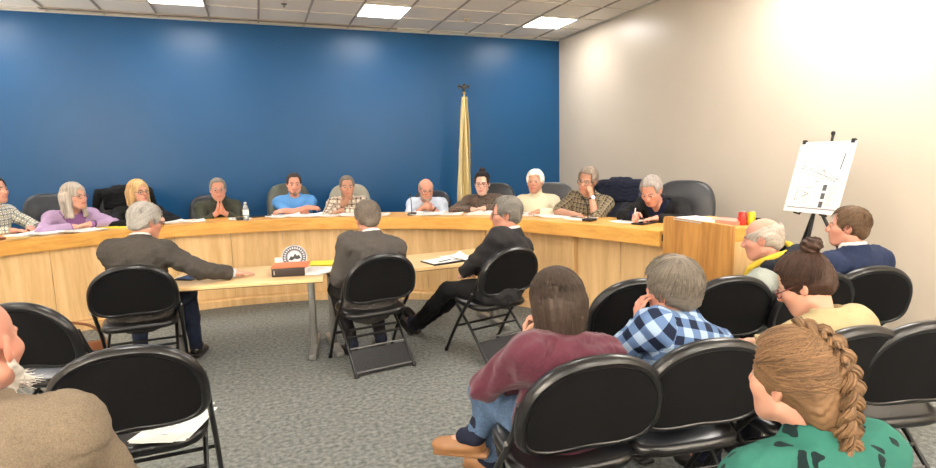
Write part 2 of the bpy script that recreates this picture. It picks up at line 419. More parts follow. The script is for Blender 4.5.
obj('plinth', lbox(wid - .03, wid + .012, .041, dep, 0, .098), M_PANEL, lec, False)
obj('back_panel', lbox(.02, wid - .032, dep - .025, dep, 0, 1.048), M_PANEL, lec, False)

# ------------------------------------------------------------------ the two meeting tables in front
def meeting_table(loc, rz, lab, w_=1.72, d_=.74, z=.69, inset=(.12, .12)):
    t = thing('meeting_table', lab, 'table', loc, rz)
    bm = box(BM(), (0, 0, z - .014), (w_, d_, .028))
    obj('table_top', bm, M_TABLE, t, True, bevel=.004)
    obj('edge_band', box(BM(), (0, 0, z - .031), (w_ - .006, d_ - .006, .006)), mat('dark_edge_band', (120, 92, 60), .5), t, False)
    for s in (-1, 1):
        bm = BM(); x = s * (w_ / 2 - inset[s > 0])
        box(bm, (x, 0, z / 2), (.055, .085, z - .07)); obj('leg', bm, mat('grey_metal', (142, 142, 140), .38, .6), t, True, bevel=.02)
        bm = box(BM(), (x, 0, .028), (.062, .60, .05)); obj('foot', bm, MATS['grey_metal'], t, True, bevel=.014)
        obj('bracket', box(BM(), (x, 0, z - .04), (.06, .5, .012)), M_BLACK, t, False)
    return t
T_L = meeting_table((-.11, 4.92, 0), R_(-9), 'light maple meeting table under the hand of the man in dark jacket', 1.20, .72, inset=(.03, .12))
T_R = meeting_table((1.345, 4.87, 0), R_(3), 'light maple meeting table with a black folder in front of the man in black suit', 1.68, .68, inset=(.02, .12))

# ------------------------------------------------------------------ chairs
def pad(bm, outline, thick, frame, dome=.012, rings=5, edge=.5, mi=0, crease=None, back_dome=None):
    """a cushion: closed 2D outline swept through its thickness with rounded edges; frame maps (u, v, w) -> xyz"""
    N = len(outline); cx_ = sum(p[0] for p in outline) / N; cy_ = sum(p[1] for p in outline) / N
    prof = []
    for k in range(rings + 1):
        a = -math.pi / 2 + math.pi * k / rings
        prof.append((1 - 0 , math.sin(a) * thick / 2, math.cos(a) * thick * edge))
    prev = None; first = None
    seq = []
    bd = dome if back_dome is None else back_dome
    for sc, wv in ((.001, -thick / 2 - bd), (.3, -thick / 2 - bd * .93), (.6, -thick / 2 - bd * .7), (.85, -thick / 2 - bd * .25)): seq.append((sc, 0, wv))
    for _, wv, o in prof: seq.append((1, o - thick * edge, wv))
    for sc, wv in ((.85, thick / 2 + dome * .25), (.6, thick / 2 + dome * .7), (.3, thick / 2 + dome * .93), (.001, thick / 2 + dome)): seq.append((sc, 0, wv))
    allr = []
    for sc, o, wv in seq:
        ring = []
        for i, (x, y) in enumerate(outline):
            dx, dy = x - cx_, y - cy_; L_ = math.hypot(dx, dy)
            s = ((L_ - thick * edge * (1 if sc < 1 else 0)) * sc + o) / L_
            X, Y = cx_ + dx * s, cy_ + dy * s; W = wv
            if crease and abs(sc - 1) > 1e-6: W += crease(X, Y) * (1 if wv > 0 else 0)
            ring.append(bm.verts.new(frame(X, Y, W)))
        allr.append(ring)
    for A_, B_ in zip(allr, allr[1:]):
        for i in range(N):
            f = bm.faces.new((A_[i], A_[(i + 1) % N], B_[(i + 1) % N], B_[i])); f.material_index = mi
    bm.faces.new(allr[0][::-1]); bm.faces.new(allr[-1])
    return bm
def superell(a, b, p, n=48, cx=0, cy=0, b2=None, p2=None):
    out = []
    for k in range(n):
        t = 2 * math.pi * k / n; c_, s_ = math.cos(t), math.sin(t)
        pp = p if s_ >= 0 or p2 is None else p2; bb = b if s_ >= 0 or b2 is None else b2
        r = (abs(c_) ** pp + abs(s_) ** pp) ** (-1 / pp)
        out.append((cx + a * c_ * r, cy + bb * s_ * r))
    return out
FC = {}
def folding_chair(loc, rz, lab):
    """black folding chair: broad padded back with a shiny vinyl edge, padded seat, two tube frames, rack between the rear legs"""
    if not FC:
        t = thing('folding_chair', lab, 'chair', loc, rz); FC['proto'] = t
        b0, b1 = Vector((0, -.205, .50)), Vector((0, -.315, .885)); up = (b1 - b0).normalized(); nr = Vector((0, up.z, -up.y)) * -1   # nr points backwards
        fr = lambda x, y, wv: b0 + up * y + Vector((x, 0, 0)) + nr * wv
        o_out = superell(.275, .245, 2.25, 56, 0, .155, .14, 3.4)
        o_in = superell(.253, .223, 2.25, 56, 0, .155, .12, 3.4)
        obj('backrest', pad(BM(), o_in, .044, fr, .004, 4, .12), M_CHAIR_FAB, t)
        bm = BM(); ring = []
        for x, y in o_out:
            k = 1 - .022 / math.hypot(x, y - .155); ring.append(fr(x * k, .155 + (y - .155) * k, 0))
        N = len(ring); R2 = []
        for i, p in enumerate(ring):   # the rolled vinyl edge: an oval section swept round the back
            c0 = fr(0, .155, 0); out = (p - c0).normalized()
            R2.append([bm.verts.new(p + out * .023 * math.cos(a) + nr * .027 * math.sin(a)) for a in [2 * math.pi * k / 10 for k in range(10)]])
        for i in range(N):
            A_, B_ = R2[i], R2[(i + 1) % N]
            for k in range(10): bm.faces.new((A_[k], A_[(k + 1) % 10], B_[(k + 1) % 10], B_[k]))
        obj('vinyl_edging', bm, M_VINYL, t)
        so = superell(.245, .215, 4.2, 48, 0, .0)
        obj('seat', pad(BM(), so, .05, lambda x, y, wv: Vector((x, y, .43 + wv + .02 * (y / .2) * .5)), .014, 5, .5, back_dome=.002), M_VINYL, t)
        for s in (-1, 1):
            X = s * .262
            pts = arc((X, .245, .012), (X, .05, .33), (X, -.12, .50), 6) + [Vector((X, -.195, .60)), Vector((X * .97, -.245, .72))]
            obj('front_leg', tube(BM(), pts, .0125), M_TUBE, t)
            obj('rear_leg', tube(BM(), [(s * .215, .15, .40), (s * .22, -.02, .27), (s * .225, -.285, .012)], .0115), M_TUBE, t)
            obj('foot_cap', cyl(BM(), (X, .25, 0), (X, .24, .03), .016), M_BLACK, t); obj('foot_cap', cyl(BM(), (s * .225, -.29, 0), (s * .2247, -.277, .03), .0155), M_BLACK, t)
            obj('rivet', cyl(BM(), (s * .272, -.155, .545), (s * .281, -.155, .545), .009, n=10), M_SCREW, t)
        obj('cross_tube', tube(BM(), [(-.26, .1, .24), (.26, .1, .24)], .0095), M_TUBE, t)
        obj('cross_tube', tube(BM(), [(-.222, -.06, .235), (.222, -.06, .235)], .0095), M_TUBE, t)
        bm = BM(); dv = Vector((0, -.265, -.258)).normalized()
        box(bm, (0, -.205, .086), (.44, .19, .006), Matrix.Rotation(math.atan2(-dv.z, -dv.y), 3, 'X')); obj('rear_panel', bm, fabric('rack_mesh', (52, 52, 54), .3, .7), t, False)
        for q in (.16, .02): obj('rail', tube(BM(), [(-.222, -.285 + q, .012 + q * .97), (.222, -.285 + q, .012 + q * .97)], .006, 8), mat('worn_rail', (120, 120, 122), .4, .7), t)
        return t
    t = copy_tree(FC['proto']); t.location = loc; t.rotation_euler = (0, 0, rz); t['label'] = lab
    return t
EC = {}
def office_chair(loc, rz, lab, col, w_=.54, top=1.17, low=.58, seat=.50, thick=.11, tilt=9):
    """padded swivel chair: back, headrest roll, seat, arms, gas column and a five-star base with casters"""
    t = thing('swivel_chair', lab, 'chair', loc, rz)
    lm = mat('leather_%d_%d_%d' % col, col, .38, spec=.5, var=.08, vscale=14, bump=.12, bscale=60)
    up = Vector((0, -math.sin(R_(tilt)), math.cos(R_(tilt)))); nr = Vector((0, up.z, -up.y)); b0 = Vector((0, -.24, low))
    H = (top - low) / up.z
    def cre(x, y): return -.012 * (math.exp(-((y - H * .62) / .015) ** 2) + math.exp(-((y - H * .3) / .015) ** 2)) + .018 * math.exp(-((y - H * .8) / .09) ** 2)
    fr = lambda x, y, wv: b0 + up * y + Vector((x, 0, 0)) + nr * wv
    bm = BM(); o = superell(w_ / 2, H * .5, 3.2, 64, 0, H * .5)
    pad(bm, o, thick, fr, .02, 8, .5, crease=cre)
    obj('backrest', bm, lm, t)
    obj('seat', pad(BM(), superell(.26, .25, 4, 48, 0, 0), .10, lambda x, y, wv: Vector((x, y, seat - .05 + wv)), .02, 7, .5), lm, t)
    for s in (-1, 1):
        bm = tube(BM(), [(s * .27, -.2, seat + .02), (s * .30, -.16, seat + .19), (s * .305, .1, seat + .2), (s * .30, .17, seat + .14), (s * .27, .12, seat - .06)], .02, 10)
        ar = obj('armrest', bm, M_BLACK, t)
        obj('arm_pad', pad(BM(), superell(.035, .14, 4, 28), .035, lambda x, y, wv, s=s: Vector((s * .303 + x, -.02 + y, seat + .222 + wv)), .004, 5, .4), lm, ar)
    obj('back_bracket', tube(BM(), [(0, 0, seat - .12), (0, -.25, seat - .1), (0, -.33, seat + .1), (0, -.32, seat + .2)], .022, 8), M_BLACK, t)
    obj('gas_column', cyl(BM(), (0, 0, .1), (0, 0, seat - .1), .03), M_BLACK, t)
    for k in range(5):
        a = 2 * math.pi * k / 5 + .3; d = Vector((math.cos(a), math.sin(a), 0))
        lg = obj('base_leg', tube(BM(), [Vector((0, 0, .12)), d * .15 + Vector((0, 0, .11)), d * .29 + Vector((0, 0, .075))], [.03, .026, .018], 8), M_BLACK, t)
        q = Vector((-d.y, d.x, 0))
        obj('caster', cyl(BM(), d * .29 - q * .02 + Vector((0, 0, .03)), d * .29 + q * .02 + Vector((0, 0, .03)), .03), M_BLACK, lg)
    return t

# ------------------------------------------------------------------ organic shapes: smooth distance fields turned into one continuous mesh
F = np.float32
def V3(*a): return np.array(a if len(a) == 3 else a[0], float)
def nrm3(v): v = np.asarray(v, float); return v / (np.linalg.norm(v) + 1e-12)
def smin(a, b, k):
    if k <= 0: return np.minimum(a, b)
    h = np.maximum(k - np.abs(a - b), 0) / k
    return np.minimum(a, b) - h * h * k * .25
class Field:
    def __init__(s): s.ops = []
    def cap(s, a, b, ra, rb=None, k=.02, op='u'):
        a, b = V3(a), V3(b); rb = ra if rb is None else rb; d = b - a; L2 = float(d @ d) + 1e-12
        def fn(P, a=a.astype(F), d=d.astype(F)):
            q = P - a; t = np.clip((q @ d) / L2, 0, 1); q = q - t[:, None] * d
            return np.sqrt((q * q).sum(1)) - (ra + t * (rb - ra))
        s.ops.append((fn, (a + b) / 2, math.sqrt(L2) / 2 + max(ra, rb), k, op)); return s
    def ell(s, c, r, R=None, k=.02, op='u'):
        c = V3(c); r = np.asarray(r, float); R = np.eye(3) if R is None else R
        def fn(P, c=c.astype(F), A=R.astype(F), r=r.astype(F)):
            q = (P - c) @ A; x = q / r; k0 = np.sqrt((x * x).sum(1)) + 1e-9; y = x / r; k1 = np.sqrt((y * y).sum(1)) + 1e-9
            return k0 * (k0 - 1) / k1
        s.ops.append((fn, c, float(r.max()), k, op)); return s
    def rbox(s, c, hsz, rad, R=None, k=.02, op='u'):
        c = V3(c); hsz = np.asarray(hsz, float); R = np.eye(3) if R is None else R
        def fn(P, c=c.astype(F), A=R.astype(F), hs=(hsz - rad).astype(F)):
            q = np.abs((P - c) @ A) - hs; return np.sqrt((np.maximum(q, 0) ** 2).sum(1)) + np.minimum(q.max(1), 0) - rad
        s.ops.append((fn, c, float(np.linalg.norm(hsz)), k, op)); return s
    def fun(s, fn, c, r, k=.0, op='u'): s.ops.append((fn, V3(c), r, k, op)); return s
    def __call__(s, P, M=.12):
        d = np.full(len(P), .5, F)
        for fn, c, r, k, op in s.ops:
            q = P - c.astype(F); m = (q * q).sum(1) < (r + M) ** 2
            i = np.nonzero(m)[0]
            if not len(i): continue
            v = fn(P[i]).astype(F)
            if op == 'u': d[i] = smin(d[i], v, k)
            elif op == 's': d[i] = -smin(-d[i], v, k)
            elif op == 'add': d[i] = d[i] + v
        return d
    def bounds(s):
        lo = np.min([c - r for f, c, r, k, op in s.ops if op == 'u'], 0); hi = np.max([c + r for f, c, r, k, op in s.ops if op == 'u'], 0)
        return lo, hi
def surface_net(fn, lo, hi, h):
    """naive surface nets, evaluated only in blocks near the surface"""
    lo = np.asarray(lo, float) - 2 * h; n = np.ceil((np.asarray(hi) + 2 * h - lo) / h).astype(int) + 1
    B = 8; nb = -(-n // B)
    ix = np.stack(np.meshgrid(*[np.arange(k) for k in nb], indexing='ij'), -1).reshape(-1, 3)
    cen = (lo + (ix * B + (B - 1) / 2) * h).astype(F)
    dc = fn(cen); half = B * h * .5 * 1.733
    act = np.abs(dc) < half * 1.45 + .012
    full = nb * B; G = np.where(dc < 0, F(-1), F(1)).reshape(nb)
    G = np.repeat(np.repeat(np.repeat(G, B, 0), B, 1), B, 2)
    off = np.stack(np.meshgrid(*[np.arange(B)] * 3, indexing='ij'), -1).reshape(-1, 3)
    ai = ix[act]
    gi = (ai[:, None, :] * B + off[None]).reshape(-1, 3)
    P = (lo + gi * h).astype(F)
    vals = np.empty(len(P), F)
    for k in range(0, len(P), 400000): vals[k:k + 400000] = fn(P[k:k + 400000])
    G[gi[:, 0], gi[:, 1], gi[:, 2]] = vals
    I = G < 0
    c8 = [I[x:full[0] - 1 + x, y:full[1] - 1 + y, z:full[2] - 1 + z] for x in (0, 1) for y in (0, 1) for z in (0, 1)]
    anyc = c8[0].copy(); allc = c8[0].copy()
    for c in c8[1:]: anyc |= c; allc &= c
    cells = np.argwhere(anyc & ~allc)
    corner = np.array([(x, y, z) for x in (0, 1) for y in (0, 1) for z in (0, 1)])
    g8 = np.stack([G[cells[:, 0] + x, cells[:, 1] + y, cells[:, 2] + z] for x, y, z in corner], 1)
    acc = np.zeros((len(cells), 3)); cnt = np.zeros(len(cells))
    for i in range(8):
        for j in range(i + 1, 8):
            if np.abs(corner[i] - corner[j]).sum() != 1: continue
            a, b_ = g8[:, i], g8[:, j]; m_ = (a < 0) != (b_ < 0); t = np.where(m_, a / np.where(m_, a - b_, 1), 0)
            acc += np.where(m_[:, None], corner[i] + t[:, None] * (corner[j] - corner[i]), 0); cnt += m_
    V = lo + (cells + acc / cnt[:, None]) * h
    idm = np.full(anyc.shape, -1, np.int32); idm[cells[:, 0], cells[:, 1], cells[:, 2]] = np.arange(len(cells))
    Q = []
    for ax in range(3):
        u, v = [a for a in range(3) if a != ax]
        sl0 = [slice(None)] * 3; sl1 = [slice(None)] * 3; sl0[ax] = slice(0, -1); sl1[ax] = slice(1, None)
        e = np.argwhere(I[tuple(sl0)] != I[tuple(sl1)])
        e = e[(e[:, u] > 0) & (e[:, v] > 0)]
        e = e[(e < np.array(idm.shape)).all(1)]
        du = np.zeros(3, int); dv = np.zeros(3, int); du[u] = 1; dv[v] = 1
        q = np.stack([idm[tuple(k.T)] for k in (e - du - dv, e - dv, e, e - du)], 1)
        ins = I[tuple(e.T)]; flip = ins if ax != 1 else ~ins
        q[~flip] = q[~flip][:, ::-1]; Q.append(q[(q >= 0).all(1)])
    return V, np.concatenate(Q)
def tube_np(pts, r, n=5):
    """pts (N,K,3) many tubes at once, r (N,K)"""
    N, K, _ = pts.shape
    t = np.gradient(pts, axis=1); t /= np.linalg.norm(t, axis=2, keepdims=True) + 1e-9
    ref = np.where(np.abs(t[..., 2:3]) < .9, np.array([0, 0, 1.]), np.array([1., 0, 0]))
    a = np.cross(t, ref); a /= np.linalg.norm(a, axis=2, keepdims=True) + 1e-9; b_ = np.cross(t, a)
    ang = np.arange(n) * 2 * math.pi / n
    V = pts[:, :, None] + r[:, :, None, None] * (a[:, :, None] * np.cos(ang)[:, None] + b_[:, :, None] * np.sin(ang)[:, None])
    base = (np.arange(N)[:, None, None] * K + np.arange(K - 1)[None, :, None]) * n; k = np.arange(n)
    k2 = (k + 1) % n
    Q = np.stack([base + k, base + k2, base + n + k2, base + n + k], -1).reshape(-1, 4)
    return V.reshape(-1, 3), Q
def np_obj(name, V, Q, m, parent=None, col=None, uv=None):
    me = bpy.data.meshes.new(name); Q = np.asarray(Q, np.int32)
    me.vertices.add(len(V)); me.vertices.foreach_set('co', np.asarray(V, F).ravel())
    me.loops.add(Q.size); me.loops.foreach_set('vertex_index', Q.ravel())
    me.polygons.add(len(Q)); me.polygons.foreach_set('loop_start', np.arange(0, Q.size, 4, dtype=np.int32))
    me.update(calc_edges=True); me.polygons.foreach_set('use_smooth', np.ones(len(Q), bool))
    if col is not None:
        a = me.color_attributes.new('col', 'FLOAT_COLOR', 'POINT'); a.data.foreach_set('color', np.concatenate([col, np.ones((len(V), 1))], 1).astype(F).ravel())
    if uv is not None:
        a = me.uv_layers.new(name='UVMap'); a.data.foreach_set('uv', uv.astype(F).ravel())
    me.materials.append(m); me.update()
    o = bpy.data.objects.new(name, me); C.objects.link(o)
    if parent: o.parent = parent
    return o
def relax(V, Q, it=1):
    for _ in range(it):
        A = np.zeros_like(V); c = np.zeros(len(V))
        for i in range(4):
            for j in (1, 3): np.add.at(A, Q[:, i], V[Q[:, (i + j) % 4]]); np.add.at(c, Q[:, i], 1)
        V = .5 * V + .5 * A / np.maximum(c, 1)[:, None]
    return V
def rx(d): a = R_(d); return np.array([[1, 0, 0], [0, math.cos(a), -math.sin(a)], [0, math.sin(a), math.cos(a)]])
def ry(d): a = R_(d); return np.array([[math.cos(a), 0, math.sin(a)], [0, 1, 0], [-math.sin(a), 0, math.cos(a)]])
def rzm(d): a = R_(d); return np.array([[math.cos(a), -math.sin(a), 0], [math.sin(a), math.cos(a), 0], [0, 0, 1]])
def wob(P, f, seed, amp):
    """soft irregular folds"""
    g = np.random.default_rng(seed); out = 0
    w1 = np.sin(P @ (g.normal(size=3) * f * .5).astype(F) + 1.3) * 1.6
    for i in range(4):
        out = out + np.sin(P @ (g.normal(size=3) * f * (1 + .5 * i)).astype(F) + g.uniform(0, 6) + w1 * (1 + .3 * i)) / (1 + .4 * i)
    return (amp * out / 2).astype(F)

# ------------------------------------------------------------------ people
SKINS = dict(fair=(206, 156, 134), rosy=(203, 146, 126), tan=(184, 136, 112), pale=(216, 176, 158))
def hand_ops(fl, W, fd, pd, side, curl=.25, hs=1., spread=1.):
    """palm, thumb and four unequal bent fingers; W wrist, fd finger direction, pd direction the palm faces"""
    y = nrm3(fd); z = -np.asarray(pd, float); z = nrm3(z - y * (z @ y)); x = np.cross(y, z); T = -x if side > 0 else x
    def P(t, f, d): return W + (T * t + y * f + z * d) * hs
    fl.cap(W, P(0, .03, 0), .027 * hs, .029 * hs, k=.02)
    R = np.stack([T, y, z], 1)
    fl.ell(P(.0, .055, 0), np.array([.042, .052, .0165]) * hs, R, k=.018)
    fl.cap(P(.026, .085, .001), P(-.028, .078, .001), .0115 * hs, .0095 * hs, k=.012)
    for bt, bf, L_, r in ((.029, .088, .074, .0088), (.0095, .093, .083, .0092), (-.010, .089, .076, .0087), (-.0285, .08, .059, .0076)):
        p = P(bt, bf, 0); a = curl * .6; dT = bt * 1.6 * spread
        for s_, (fr, ra) in enumerate(((.46, 1), (.30, .92), (.24, .82))):
            d = nrm3(y * math.cos(a) - z * math.sin(a) + T * dT * math.cos(a)); q = p + d * L_ * fr * hs
            fl.cap(p, q, r * ra * hs, r * (ra - .07) * hs, k=.006); p = q; a += curl * (1.5 if s_ == 0 else 1.1)
    p = P(.024, .022, -.006)
    for L_, d, r in ((.042, (.72, .66, -.25), .0135), (.034, (.45 - .3 * curl, .85, -.3 - .4 * curl), .0105), (.026, (.2 - .5 * curl, .9, -.35 - .5 * curl), .009)):
        d = nrm3(T * d[0] + y * d[1] + z * d[2]); q = p + d * L_ * hs
        fl.cap(p, q, r * hs, r * .9 * hs, k=.010); p = q
def ik(Sh, W, L1, L2, hint):
    d = W - Sh; D = np.linalg.norm(d); u = d / D
    if D > (L1 + L2) * .985: D = (L1 + L2) * .985; W = Sh + u * D
    a = (L1 * L1 - L2 * L2 + D * D) / (2 * D); h = math.sqrt(max(L1 * L1 - a * a, 1e-6))
    hv = np.asarray(hint, float); hv = nrm3(hv - u * (hv @ u))
    return Sh + u * a + hv * h, W
def head_ops(fl, c, Rh, s, fem=0, full=0.):
    def h(x, y, z): return c + Rh @ (np.array([x, y, z]) * s)
    def E(p, r, k=.02, op='u', R=None): fl.ell(h(*p), np.array(r) * s, Rh if R is None else Rh @ R, k * s, op)
    def Cp(p, q, a, b_=None, k=.012, op='u'): fl.cap(h(*p), h(*q), a * s, (a if b_ is None else b_) * s, k * s, op)
    E((0, -.014, .036), (.073, .094, .082))
    E((0, .03, -.03), (.058 + full * .008, .060, .074), .03)
    E((0, .055, -.055), (.042 + full * .008, .042, .046), .03)
    E((0, .071, -.092), (.021, .018, .018), .03)
    for q in (-1, 1):
        E((q * .042, .05, -.018), (.026, .03, .022), .03)
        Cp((q * .048, .0, -.06), (q * .022, .062, -.092), .019 + full * .006, .016, .03)
        E((q * .030, .094, .008), (.018, .014, .0125), .012, 's')
        Cp((q * .014, .083, .027), (q * .046, .068, .026), .008 - fem * .002, .007, .012)
        E((q * .0115, .098, -.025), (.0095, .011, .009), .008)
        E((q * .076, -.012, -.006), (.009, .019, .033), .006, 'u', rzm(q * 18) @ rx(12))
        E((q * .083, -.006, -.002), (.006, .010, .017), .004, 's', rzm(q * 18) @ rx(12))
        Cp((q * .0165, .0855, .0155), (q * .044, .077, .0135), .0042, .0038, .004)
        Cp((q * .018, .082, -.0035), (q * .043, .074, -.002), .0042, .0038, .006)
    Cp((0, .087, .02), (0, .110, -.019), .0085, .0118, .014)
    Cp((-.019, .083, -.0545), (.019, .083, -.0545), .0065, None, .01); E((0, .091, -.0545), (.017, .008, .0062), .006)
    E((0, .0885, -.0665), (.0165, .0085, .0075), .006)
    Cp((-.021, .0985, -.0605), (.021, .0985, -.0605), .0028, None, .004, 's')
    return h
def person(name, label, head, face, lean=8, slump=12, side=0, twist=0, g=1., belly=0., shw=.185, hs=1.07, hyaw=0, hpitch=0, hroll=0, hfwd=.0,
           seat=.46, Rt=None, Lt=None, legs=None, vox=.009, skin='fair', top=None, inner=None, bottom=(40, 42, 50), shoe=(30, 28, 27), hair=None,
           glasses=None, brow=(95, 80, 66), fem=0, full=0., group=None, extra=None, bvox=None, seed=1, root=None):
    top = dict(dict(m=None, t=.014, fold=.004, sleeve=1., collar=None, neck=.064), **(top or {}))
    # --- skeleton in the person's own frame (facing +Y), fitted so the head comes to its place
    ts = 1.
    hd = np.array(head, float)
    fr_ = rzm(face)
    for it in range(24):
        hip = np.array([0, 0, seat + .085])
        Rp = rx(-lean * .35) @ ry(side * .3); Rc = rzm(twist) @ rx(-lean) @ ry(side); Rn = rzm(twist) @ rx(-(lean + slump)) @ ry(side)
        waist = hip + Rp @ V3(0, 0, .17 * ts); chest = waist + rzm(twist * .5) @ rx(-lean * .8) @ ry(side * .8) @ V3(0, 0, .17 * ts)
        nb = chest + Rn @ V3(0, -.005, .185 * ts); Rh = rzm(hyaw + twist) @ rx(-hpitch) @ ry(hroll)
        hb = nb + rx(-(lean + slump) * .5 - 14) @ V3(0, hfwd, .066); hc = hb + Rh @ V3(0, .018, .10) * hs
        if root is not None:
            tl = fr_.T @ (hd - np.array([root[0], root[1], 0])); lean = max(-14, min(48, lean + math.degrees((tl[1] - hc[1]) / .6) * .5)); side = max(-22, min(22, side + math.degrees((tl[0] - hc[0]) / .6) * .5))
        dz = hd[2] - hc[2]; ts *= 1 + .7 * dz / max(.2, (nb[2] - hip[2])) ; ts = max(.62, min(1.3, ts))
    root_xy = hd[:2] - (fr_ @ hc)[:2]
    print('PERSON', label[:40], 'lean %.0f side %.0f ts %.2f root %.2f %.2f' % (lean, side, ts, *root_xy))
    root = thing(name, label, 'person', (root_xy[0], root_xy[1], 0), R_(face), group)
    Sh = {q: chest + Rc @ V3(q * shw, .0, .115 * ts) + V3(0, -.008, 0) for q in (1, -1)}
    def loc(t, q):
        p = np.array(t, float)
        return p
    arms = {}
    for q, T in ((1, Rt), (-1, Lt)):
        T = T or dict(p=(q * .12, .30, seat + .17), f=(-q * .3, 1, -.1), n=(0, 0, -1), e=(q * .8, -.3, -.6))
        W = np.array(T['p'], float)
        if T.get('rel') == 'head': W = hc + Rh @ (W * hs)
        elif T.get('rel') == 'world': W = fr_.T @ (W - np.array([root_xy[0], root_xy[1], 0]))
        El, W = ik(Sh[q], W, .285, .25, T.get('e', (q * .7, -.2, -.7)))
        arms[q] = dict(E=El, W=W, f=np.array(T.get('f', W - El), float), n=np.array(T.get('n', (0, 0, -1)), float), c=T.get('c', .3), sp=T.get('sp', 1.))
        if T.get('rel') == 'head': arms[q]['f'] = Rh @ arms[q]['f']; arms[q]['n'] = Rh @ arms[q]['n']
        if T.get('rel') == 'world': arms[q]['f'] = fr_.T @ arms[q]['f']; arms[q]['n'] = fr_.T @ arms[q]['n']
    lg = legs or {}
    LJ = {}
    for q in (1, -1):
        l_ = lg.get(q, {})
        LJ[q] = dict(H=hip + V3(q * .09, .0, -.01), K=np.array(l_.get('k', (q * .13, .44, seat + .055)), float), A=np.array(l_.get('a', (q * .14, .40, .085)), float), t=nrm3(l_.get('t', (q * .15, 1, -.12))))
    # --- fields
    def torso(fl, e=0.):
        fl.ell(hip + V3(0, -.015, .0), np.array([.17, .125, .115]) * g + e, Rp, .04)
        fl.ell(waist + Rp @ V3(0, .0 + belly * .35, -.01), np.array([.142 + belly * .4, .105 + belly * .6, .15 * ts]) * g + e, Rp, .07)
        fl.ell(chest + Rc @ V3(0, .005, -.0), np.array([.162, .113, .165 * ts]) * g + e, Rc, .07)
        fl.ell(chest + Rc @ V3(0, -.02, .09 * ts), np.array([.165, .09, .09]) * g + e, Rc, .06)
        fl.cap(Sh[1] + Rc @ V3(-.03, 0, .0), Sh[-1] + Rc @ V3(.03, 0, .0), .062 + e, None, .05)
        for q in (1, -1): fl.cap(nb + Rn @ V3(q * .045, -.012, -.028), Sh[q] + V3(0, 0, .004), .040 + e, .05 + e, .045)
    def armf(fl, e=0., part=1.):
        for q in (1, -1):
            a = arms[q]; fl.ell(Sh[q], np.array([.062, .062, .064]) * (.5 + .5 * g) + e, None, .04)
            E_ = a['E'] if part >= .5 else Sh[q] + (a['E'] - Sh[q]) * part * 2
            fl.cap(Sh[q], E_, .053 * (.4 + .6 * g) + e, (.043 if part >= .5 else .05) * (.4 + .6 * g) + e, .025)
            if part > .5:
                t = (part - .5) * 2; We = a['E'] + (a['W'] - a['E']) * t
                fl.cap(a['E'], We, .043 * (.4 + .6 * g) + e, (.043 - .013 * t) + e, .012)
    def legf(fl, e=0., full_=True):
        for q in (1, -1):
            j = LJ[q]; fl.cap(j['H'], j['K'], .088 * (.4 + .6 * g) + e, .058 + e, .03); fl.cap(j['K'], j['K'] * .55 + j['A'] * .45 + V3(0, -.012, 0), .056 + e, .052 + e, .015)
            fl.cap(j['K'] * .55 + j['A'] * .45 + V3(0, -.012, 0), j['A'], .052 + e, .036 + e, .03)
    body = Field(); torso(body); armf(body); legf(body)
    nk = hb + Rh @ V3(0, -.005, .03)
    body.cap(nb + Rn @ V3(0, -.012, -.05), nk, .060 - fem * .009, .054 - fem * .008, .03)
    h = head_ops(body, hc, Rh, hs, fem, full)
    for q in (1, -1):
        a = arms[q]; hand_ops(body, a['W'], a['f'], a['n'], q, a['c'], .96 - .06 * fem, a['sp'])
        j = LJ[q]; body.cap(j['A'], j['A'] + j['t'] * .10 + V3(0, 0, -.03), .034, .028, .02)
    lo, hi = body.bounds()
    V, Q = surface_net(body, lo, hi, bvox or vox)
    base = np.array(lin(SKINS[skin])); colr = np.tile(base, (len(V), 1))
    X = ((V - hc) @ Rh) / hs
    def blob(c, r): d = ((X - np.array(c)) / np.array(r)); return np.exp(-(d * d).sum(1))
    pink = np.clip(blob((0, .11, -.02), (.02, .03, .02)) * .5 + blob((.04, .07, -.025), (.03, .04, .022)) * .35 + blob((-.04, .07, -.025), (.03, .04, .022)) * .35 + blob((.08, -.01, 0), (.02, .04, .04)) * .4 + blob((-.08, -.01, 0), (.02, .04, .04)) * .4, 0, 1)
    colr = colr * (1 - pink[:, None]) + pink[:, None] * base * np.array([1.0, .68, .62])
    lips = np.clip(blob((0, .095, -.0605), (.021, .03, .0095)) * 1.6, 0, .8) * (np.linalg.norm(X, axis=1) < .16)
    colr = colr * (1 - lips[:, None]) + lips[:, None] * np.array(lin((178, 104, 94) if not fem else (184, 92, 92)))
    for q in (-1, 1):
        br = ((np.abs(X[:, 2] - (.031 - .25 * np.abs(np.abs(X[:, 0]) - .03))) < .0055) & (X[:, 0] * q > .011) & (X[:, 0] * q < .05) & (X[:, 1] > .05)).astype(float) * .8
        colr = colr * (1 - br[:, None]) + br[:, None] * np.array(lin(brow))
    np_obj('body', V, Q, M_SKIN, root, colr)
    # --- eyes
    for q in (-1, 1):
        bm = BM(); bmesh.ops.create_uvsphere(bm, u_segments=14, v_segments=10, radius=.0125 * hs)
        me = bpy.data.meshes.new('eye'); bm.to_mesh(me); bm.free()
        a = me.color_attributes.new('col', 'FLOAT_COLOR', 'POINT')
        for i, v in enumerate(me.vertices):
            d = math.acos(max(-1, min(1, v.co.normalized().dot(Vector((0, .97, -.24))))))
            a.data[i].color = (*lin((18, 15, 14) if d < .33 else ((82, 62, 46) if d < .72 else (196, 186, 178))), 1)
        me.materials.append(M_EYE); me.polygons.foreach_set('use_smooth', [True] * len(me.polygons))
        o = bpy.data.objects.new('eye', me); C.objects.link(o); o.parent = root
        o.matrix_local = Matrix.Translation(h(q * .0305, .0745, .0065)) @ Matrix(Rh.tolist()).to_4x4()
